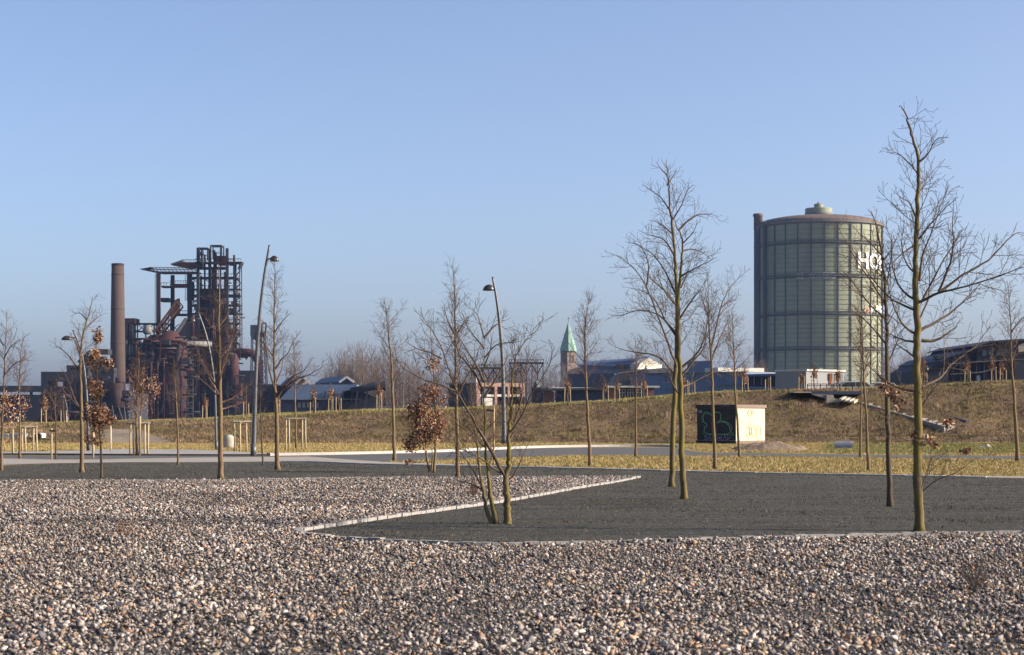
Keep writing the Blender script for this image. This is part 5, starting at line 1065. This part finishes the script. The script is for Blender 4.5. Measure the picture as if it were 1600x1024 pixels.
# ---- graffiti hut
hx, hy = (1150-800)/F*91.0, 91.0; kh = 91.0/F; wL, wR = 2.55, 2.45
uL = np.array([-.70, .714]); uR = np.array([.70, .714])      # walls running back from the near corner
root = thing('graffiti_hut', (hx, hy, 0), 'small flat roofed hut, one wall black with green graffiti, the other cream', 'hut')
hz = (694-637.5)*kh; C0 = np.array([hx, hy])
def hutpoly(m, z0, z1, e):
    q = [C0-(uL+uR)*e*.72, C0+uR*(wR+e)-uL*e, C0+uR*(wR+e)+uL*(wL+e), C0+uL*(wL+e)-uR*e]
    m.hexa([(p[0], p[1], z0) for p in q]+[(p[0], p[1], z1) for p in q])
M['black_paint'] = simple('black_paint', (.022, .022, .026), (.015, .015, .018), 3, .6); M['cream'] = simple('cream_render', (.62, .575, .43), (.57, .53, .39), 2, .85); M['hut_trim'] = simple('hut_trim', (.25, .185, .15), (.19, .14, .115), 3, .85)
part(root, 'body', 'cream', lambda m: hutpoly(m, .15, hz, 0)); part(root, 'plinth', 'hut_trim', lambda m: hutpoly(m, -.05, .17, .012)); part(root, 'roof_slab', 'hut_trim', lambda m: hutpoly(m, hz, hz+.17, .07))
def face(u, n_, m, s0, s1, z0, z1, t=.01):
    a, b_ = C0+u*s0, C0+u*s1; m.hexa([(a[0], a[1], z0), (b_[0], b_[1], z0), (b_[0]+n_[0]*t, b_[1]+n_[1]*t, z0), (a[0]+n_[0]*t, a[1]+n_[1]*t, z0), (a[0], a[1], z1), (b_[0], b_[1], z1), (b_[0]+n_[0]*t, b_[1]+n_[1]*t, z1), (a[0]+n_[0]*t, a[1]+n_[1]*t, z1)])
nL, nR = np.array([-uL[1], uL[0]])*1.0, np.array([uR[1], -uR[0]])
nL = nL if nL[1] < 0 else -nL
part(root, 'painted_wall', 'black_paint', lambda m: (face(uL, nL, m, .005, wL-.005, .18, hz-.003, .006), face(uL, nL, m, -.01, wL+.0, -.04, .165, .022), face(uL, nL, m, -.05, wL+.05, hz+.002, hz+.168, .08)))
def squiggle(name, u, n_, pts, w, col, closed=False, t=.012, wob=0, seed=1):
    P = catmull(pts+([pts[0]] if closed else []), 6); mb = MB(); q = np.array([[*(C0+u*s+n_*t), z] for s, z in P]); mb.tube(q, w, 5); mb.build(name, M.setdefault('spray_%s' % (col,), simple('spray_paint', col, tuple(x*.8 for x in col), 6, .7)), root)
# green outline lettering on the black wall, measured from its left end (s runs from the corner to the left)
def L_(x, y): return (wL*(1-x), .18+(hz-.2)*(1-y))
gr = (.20, .42, .22)
squiggle('graffiti', uL, nL, [L_(.17,.42),(L_(.16,.25)),L_(.22,.15),L_(.33,.17),L_(.40,.22),L_(.45,.14),L_(.55,.12),L_(.62,.2),L_(.6,.36),L_(.52,.46),L_(.62,.42),L_(.76,.46),L_(.84,.58),L_(.86,.72),L_(.78,.80),L_(.5,.81),L_(.25,.79),L_(.19,.68),L_(.26,.52)], .022, gr, True)
squiggle('graffiti', uL, nL, [L_(.14,.46),L_(.13,.22),L_(.2,.11),L_(.33,.13)], .014, (.13,.30,.15)); squiggle('graffiti', uL, nL, [L_(.60,.38),L_(.74,.41),L_(.86,.5),L_(.9,.62),L_(.88,.72),L_(.93,.82),L_(.7,.835)], .014, gr); squiggle('graffiti', uL, nL, [L_(.17,.5),L_(.2,.6),L_(.15,.78),L_(.25,.84),L_(.45,.82)], .014, (.13,.30,.15))
squiggle('graffiti', uL, nL, [L_(.36,.46),L_(.45,.5),L_(.5,.62),L_(.52,.78)], .01, (.16,.2,.3)); squiggle('graffiti', uL, nL, [L_(.62,.33),L_(.8,.31),L_(.92,.3)], .008, (.10,.2,.12))
wv = (.42, .42, .62)
def letters(strokes, w, col, f, u, n_):
    for st in strokes: squiggle('graffiti', u, n_, [f(*p) for p in st], w, col)
letters([[(.25,.86),(.2,.87),(.22,.91),(.27,.93),(.24,.98),(.19,.97)], [(.30,.99),(.33,.87),(.37,.99)], [(.47,.87),(.43,.93),(.48,.98),(.54,.95),(.53,.88),(.47,.87)], [(.58,.99),(.58,.88),(.64,.88),(.62,.93),(.58,.93),(.66,.99)], [(.68,.99),(.72,.87),(.76,.99)], [(.78,.88),(.80,.98),(.84,.89),(.87,.95)]], .011, wv, L_, uL, nL)
squiggle('graffiti', uL, nL, [L_(.05,.07),L_(.12,.07),L_(.11,.13),L_(.06,.12)], .02, wv, True); squiggle('graffiti', uL, nL, [(wL*.35,hz+.06),(wL*.25,hz+.12),(wL*.15,hz+.07)], .012, (.2,.2,.3), t=.09)
def R_(x, y): return (wR*x, .18+(hz-.2)*(1-y))
oc, ye, bl = (.62,.40,.16), (.70,.62,.22), (.52,.58,.58)
for st, w, col in (([(.42,.06),(.40,.16),(.43,.24),(.50,.22),(.54,.12),(.50,.05),(.44,.06)], .02, oc), ([(.46,.22),(.56,.2),(.6,.1),(.56,.08)], .014, oc), ([(.43,.12),(.5,.14),(.46,.19)], .016, oc), ([(.52,.26),(.58,.24),(.62,.18)], .012, oc),
    ([(.36,.56),(.33,.7),(.37,.86),(.44,.84),(.45,.66),(.40,.55),(.36,.58)], .013, ye), ([(.47,.55),(.46,.72),(.49,.86),(.52,.70),(.5,.56)], .013, ye), ([(.55,.58),(.53,.74),(.57,.88),(.64,.84),(.65,.66),(.60,.54),(.55,.58)], .013, ye), ([(.74,.58),(.70,.72),(.72,.92),(.76,.99),(.82,.88),(.85,.7),(.80,.56),(.74,.58)], .012, ye),
    ([(.34,.90),(.45,.92),(.62,.90)], .016, ye), ([(.43,.30),(.46,.38),(.44,.46),(.52,.5),(.5,.42)], .01, bl), ([(.15,.38),(.2,.36),(.22,.42),(.17,.43),(.15,.38)], .012, bl), ([(.24,.42),(.34,.48),(.44,.5),(.58,.47),(.68,.5)], .009, bl), ([(.76,.57),(.83,.6),(.86,.72),(.84,.82)], .009, bl), ([(.68,.42),(.74,.45),(.72,.6),(.67,.7)], .008, bl), ([(.40,.58),(.42,.75),(.39,.83)], .008, bl), ([(.58,.6),(.60,.8),(.57,.84)], .008, bl), ([(.12,.1),(.1,.3),(.14,.36)], .008, bl)):
    squiggle('graffiti', uR, nR, [R_(*p) for p in st], w*.75, col)

# ---- stairs and landing on the bank
root = thing('stairs', ((1330-800)/F*103, 103, 1.0), 'broad concrete stairs with a shade-coloured flank cutting down the bank below the gasholder', 'stairs')
Ma = [W(1322, 620, 107), W(1494, 669, 100.4)]
d_ = Ma[1]-Ma[0]; dn = unit(np.array([d_[0], d_[1]])); ln = np.array([-dn[1], dn[0]]); n = 13
for i in range(n):
    p = Ma[0]+d_*(i+.5)/n; mb = MB(); mb.obox(p, dn, ln, np.hypot(d_[0], d_[1])/n/2+.05, .85, p[2]-.5, p[2]+.08-.002*i); mb.build('step', M['concrete'], root)
def flank(m, off, h, w, ext=.3):
    for i in range(n):
        a, b_ = Ma[0]+d_*i/n, Ma[0]+d_*(i+1)/n; c_ = (a+b_)[:2]/2+ln*off; L = np.hypot(*(b_-a)[:2])/2+(0 if 0 < i < n-1 else 0)
        q = [c_-dn*L-ln*w/2, c_+dn*L-ln*w/2, c_+dn*L+ln*w/2, c_-dn*L+ln*w/2]; zz = [a[2], b_[2], b_[2], a[2]]
        m.hexa([(x[0], x[1], z-.6) for x, z in zip(q, zz)]+[(x[0], x[1], z+h) for x, z in zip(q, zz)])
mb = MB(); flank(mb, 1.0, .4, .22); mb.build('flank_wall', M['dark_clad'], root)  # dark colour holds the shade of the wall's sunless face
mb = MB(); flank(mb, -.95, .10, .16); mb.build('kerb', M['concrete'], root)
for i in range(4):
    p, q = W(1313+i*6.5, 625.2+i*1.3, 103.6), W(1327+i*5.5, 617.5+i*1.8, 106.5); mb = MB(); mb.beam(p, q, .16, .14); mb.build('lit_riser_bar', M['concrete_pale'], root)  # added pale bars stand in for sunlight on the upper risers
root = thing('landing', ((1300-800)/F*105, 105, 2.5), 'dark landing slab with a pale concrete abutment at the head of the stairs', 'landing')
mb = MB(); mb.pb(1268, 1350, 611.5, 616.5, 105., 3.4); mb.build('deck', M['dark_clad'], root)
mb = MB(); mb.pp([(1292,617),(1302,617),(1304,623),(1313,624),(1313,629),(1292,630)], 104.4, 1.6); mb.build('abutment', M['concrete_pale'], root)
mb = MB(); mb.pp([(1268,616.3),(1292,616.3),(1292,624)], 104.7, 1.4); mb.build('wing_wall', M['concrete'], root)
mb = MB(); mb.pb(1240, 1269, 612.3, 614, 105., 2.4); mb.build('path_slab', M['concrete_pale'], root)
root = thing('railing', ((1300-800)/F*110, 110, 2.6), 'thin dark railing on the crest in front of the grey pavilion', 'railing')
mb = MB()
for y in (600.3, 603): mb.bar(1262, y, 1342, y, 110., .045)
mb.build('rails', M['steel'], root)
for i in range(9):
    x = 1262+i*10; mb = MB(); mb.bar(x, 600, x, 613, 110., .05, .03); mb.build('post', M['steel'], root)

# ---- parked cars behind the crest
def car(px, D, yroof, L, label, seed, face=1):
    k = D/F; X = (px-800)*k; zr = H+(HOR-yroof)*k; z0 = zr-1.48; root = thing('parked_car', (X, D, z0), label, 'car', 'cars parked behind the bank crest')
    s = L/4.4
    prof = [(-2.2,.35),(-2.2,.8),(-1.95,.95),(-1.5,1.0),(-.95,1.44),(.75,1.48),(1.5,1.0),(2.1,.85),(2.2,.55),(2.15,.3)]
    def pr(m, pts, y0, y1): m.prism([(X+face*a*s, D+y0, z0+b_) for a, b_ in pts], [(X+face*a*s, D+y1, z0+b_) for a, b_ in pts])
    mb = MB(); pr(mb, prof, -.85, .85); mb.build('body', M['white'], root)
    mb = MB(); pr(mb, [(-1.35,1.0),(-.9,1.38),(-.1,1.40),(-.1,1.0)], -.87, .87); mb.build('window', M['glass'], root); mb = MB(); pr(mb, [(0,1.0),(0,1.40),(.7,1.41),(1.3,1.0)], -.87, .87); mb.build('window', M['glass'], root)
    for a in (-1.35, 1.35):
        for y in (-.8, .8):
            mb = MB(); mb.tube([(X+a*s, D+y-.1, z0+.32), (X+a*s, D+y+.1, z0+.32)], .32, 18); mb.build('wheel', M['strap'], root)
car(1335, 160., 596, 4.6, 'white car parked at the gasholder foot left of the thin tree pair', 1); car(1378, 165., 598, 4.2, 'white car half hidden behind the slender dark trunk', 2, -1); car(1322, 170., 597.5, 4.2, 'white car nearest the grey pavilion', 3, -1)

# ------------------------------------------------------------------ far bare woods
def far_tree(seed, h, spread, n):
    rg = random.Random(seed); tk, cr = MB(), MB(); P = walk(rg, np.zeros(3), np.array([0, 0, 1.]), h, 9, .4, .05); r = np.linspace(.2, .03, len(P)); tk.tube(P, r, 6)
    cfg = dict(minL=.8, sp=[.75, .5, .4], lf=.4, l0=.5, cap=[3.2, 1.5, .9], up=.12, kink=.14, rmin=.018, lev=1, k=6., t0=.25)
    for i in range(n):
        t = .18+.8*(i+.5)/n; p = P[0]+0; z = P[-1][2]*t; p = np.array([np.interp(z, P[:, 2], P[:, j]) for j in range(3)]); az = i*2.4+rg.gauss(0, .3); inc = R(rg.uniform(22, 46))
        l = spread*(1.15-.75*t)*rg.uniform(.7, 1.15); Q = walk(rg, p, np.array([math.cos(az)*math.sin(inc), math.sin(az)*math.sin(inc), math.cos(inc)]), l, 6, .1, .1); rr = np.linspace(.085*(1.2-t), .02, len(Q)); cr.tube(Q, rr, 4, cap=False); children(cr, rg, Q, rr, 0, cfg)
    root = bpy.data.objects.new('far_tree', None); COL.objects.link(root)
    tk.build('trunk', M['twig_far'], root); cr.build('crown', M['twig_far'], root); return root
protos = [far_tree(500+i, h, s, n) for i, (h, s, n) in enumerate(((15.5, 7.0, 44), (14, 6.5, 40), (16, 6.0, 46), (13, 7.5, 38)))]
used = [False]*4
def place(i, x, y, z, s, rz, label, group):
    src = protos[i]
    if not used[i]: o = src; used[i] = True
    else:
        o = src.copy(); COL.objects.link(o)
        for ch in src.children: cc = ch.copy(); COL.objects.link(cc); cc.parent = o
    o.location = (x, y, z); o.scale = (s, s, s); o.rotation_euler = (0, 0, rz); tag(o, label, 'tree', group)
rg = random.Random(9)
tops = [(505,585),(520,568),(530,558),(545,551),(575,550),(600,556),(625,566),(650,575),(680,578)]
for i in range(30):
    px = 510+i*5.0+rg.uniform(-2, 2); D = rg.uniform(455, 520); k = D/F; top = np.interp(px, [t[0] for t in tops], [t[1] for t in tops])+rg.uniform(0, 8)
    hgt = H+(HOR-top)*k-FAR_Z; place(i % 4, (px-800)*k, D, FAR_Z, hgt/15, rg.uniform(0, 6.28), 'tall bare tree of the pale brown clump behind the blue sheds', 'bare clump behind the blue sheds')
for i in range(64):
    px = 640+i*8.8+rg.uniform(-4, 4); D = rg.uniform(640, 900); k = D/F; top = 572+8*math.sin(px*.03)+rg.uniform(-4, 8)-(6 if 760 < px < 860 else 0)
    hgt = H+(HOR-top)*k-FAR_Z; place(rg.randrange(4), (px-800)*k, D, FAR_Z, hgt/15, rg.uniform(0, 6.28), 'small hazy bare tree of the far tree line behind the buildings', 'far tree line behind the buildings')
for i in range(16):
    px = 1378+i*5.5+rg.uniform(-3, 3); D = rg.uniform(560, 700); k = D/F; top = 566+rg.uniform(-8, 10)
    hgt = H+(HOR-top)*k-FAR_Z; place(rg.randrange(4), (px-800)*k, D, FAR_Z, hgt/15, rg.uniform(0, 6.28), 'bare bluish tree between the gasholder and the dark hall', 'trees between gasholder and dark hall')
# distant wood edge that closes the plain
def wood_edge(name, x0, x1, y, h, n, seed):
    rg = np.random.default_rng(seed); X = rg.uniform(x0, x1, n); Y = y+rg.uniform(0, 40, n); hh = h*rg.uniform(.45, 1.05, n)*(1+.2*np.sin(X*.02+seed)); ln = rg.normal(0, .13, n)*hh; w_ = rg.uniform(.05, .22, n)
    a = rg.uniform(0, math.pi, n); dx, dy = np.cos(a)*w_, np.sin(a)*w_; z0 = np.where(rg.random(n) < .5, FAR_Z-.2, FAR_Z+hh*.3)
    Vs = np.stack([np.stack([X-dx, Y-dy, z0], -1), np.stack([X+dx, Y+dy, z0], -1), np.stack([X+ln, Y, FAR_Z+hh], -1)], 1)
    c_ = np.array([(.11,.085,.07),(.15,.115,.09),(.08,.065,.06)])[rg.integers(0, 3, n)]
    return tri_soup(name, M['tuft'], Vs.reshape(-1, 3), np.repeat(c_, 3, 0), 3, kind='stuff')
wood_edge('far_wood', -420, 360, 930, 17, 22000, 4); wood_edge('far_wood', 90, 160, 720, 13, 3500, 6)

# ------------------------------------------------------------------ air, light, camera
mb = MB(); mb.box(-3080, 3080, -80, 3080, -4.5, 117); o = mb.build('haze', None) if False else None
me = bpy.data.meshes.new('haze'); bm = bmesh.new(); bmesh.ops.create_cube(bm, size=1.0); bm.to_mesh(me); bm.free()
hz_o = bpy.data.objects.new('haze', me); COL.objects.link(hz_o); hz_o.scale = (6160, 3160, 121.5); hz_o.location = (0, 1500, 56.25); hz_o['kind'] = 'stuff'
m = bpy.data.materials.new('haze'); m.use_nodes = True; nt = m.node_tree; nt.nodes.clear()
out = N(nt, 'ShaderNodeOutputMaterial'); pv = N(nt, 'ShaderNodeVolumePrincipled'); nt.links.new(pv.outputs[0], out.inputs['Volume'])
pv.inputs['Color'].default_value = (.36, .54, 1.0, 1); pv.inputs['Density'].default_value = HAZE; pv.inputs['Anisotropy'].default_value = .0
me.materials.append(m)
SUN_AZ, SUN_EL = R(97), R(23)
w = bpy.data.worlds.new('World'); scene.world = w; w.use_nodes = True; nt = w.node_tree; bg = nt.nodes['Background']
sky = N(nt, 'ShaderNodeTexSky', sky_type='NISHITA'); sky.sun_disc = False; sky.sun_elevation = SUN_EL; sky.sun_rotation = SUN_AZ
sky.air_density, sky.dust_density, sky.ozone_density, sky.altitude = SKY
nt.links.new(mix(nt, 1.0, sky.outputs[0], (1.09, 1.05, 1.05), 'MULTIPLY'), bg.inputs[0]); bg.inputs[1].default_value = SKY_S
S = Vector((math.sin(SUN_AZ)*math.cos(SUN_EL), math.cos(SUN_AZ)*math.cos(SUN_EL), math.sin(SUN_EL)))
l = bpy.data.lights.new('sun', 'SUN'); l.energy = SUN_E; l.angle = R(.5); l.color = (1.0, .88, .73)
so = bpy.data.objects.new('sun', l); COL.objects.link(so); so.rotation_euler = (-S).to_track_quat('-Z', 'Y').to_euler(); so.location = (60, -10, 60)
cam = bpy.data.cameras.new('camera'); cam.sensor_width = 36.0; cam.lens = F/1600*36.0; cam.shift_y = (HOR-512)/1600; cam.clip_start = .5; cam.clip_end = 9000
cam.dof.use_dof = True; cam.dof.focus_distance = 55; cam.dof.aperture_fstop = 6.0
co = bpy.data.objects.new('camera', cam); COL.objects.link(co); co.location = (0, 0, H); co.rotation_euler = (R(90), 0, 0); scene.camera = co
for m in bpy.data.materials:          # the sun was measured against slightly darker surfaces: one overall albedo scale
    b = m.node_tree.nodes.get('Principled BSDF') if m.use_nodes else None
    if b is None: continue
    lk = b.inputs['Base Color'].links
    if lk: src = lk[0].from_socket; m.node_tree.links.new(mix(m.node_tree, 1.0, src, (ALB, ALB, ALB), 'MULTIPLY'), b.inputs['Base Color'])
scene.view_settings.view_transform = 'Standard'; scene.view_settings.look = 'None'; scene.view_settings.exposure = EXPO; scene.view_settings.gamma = 1.0
scene.cycles.volume_bounces = 0; scene.cycles.max_bounces = 5; scene.cycles.transparent_max_bounces = 6; scene.cycles.use_denoising = True
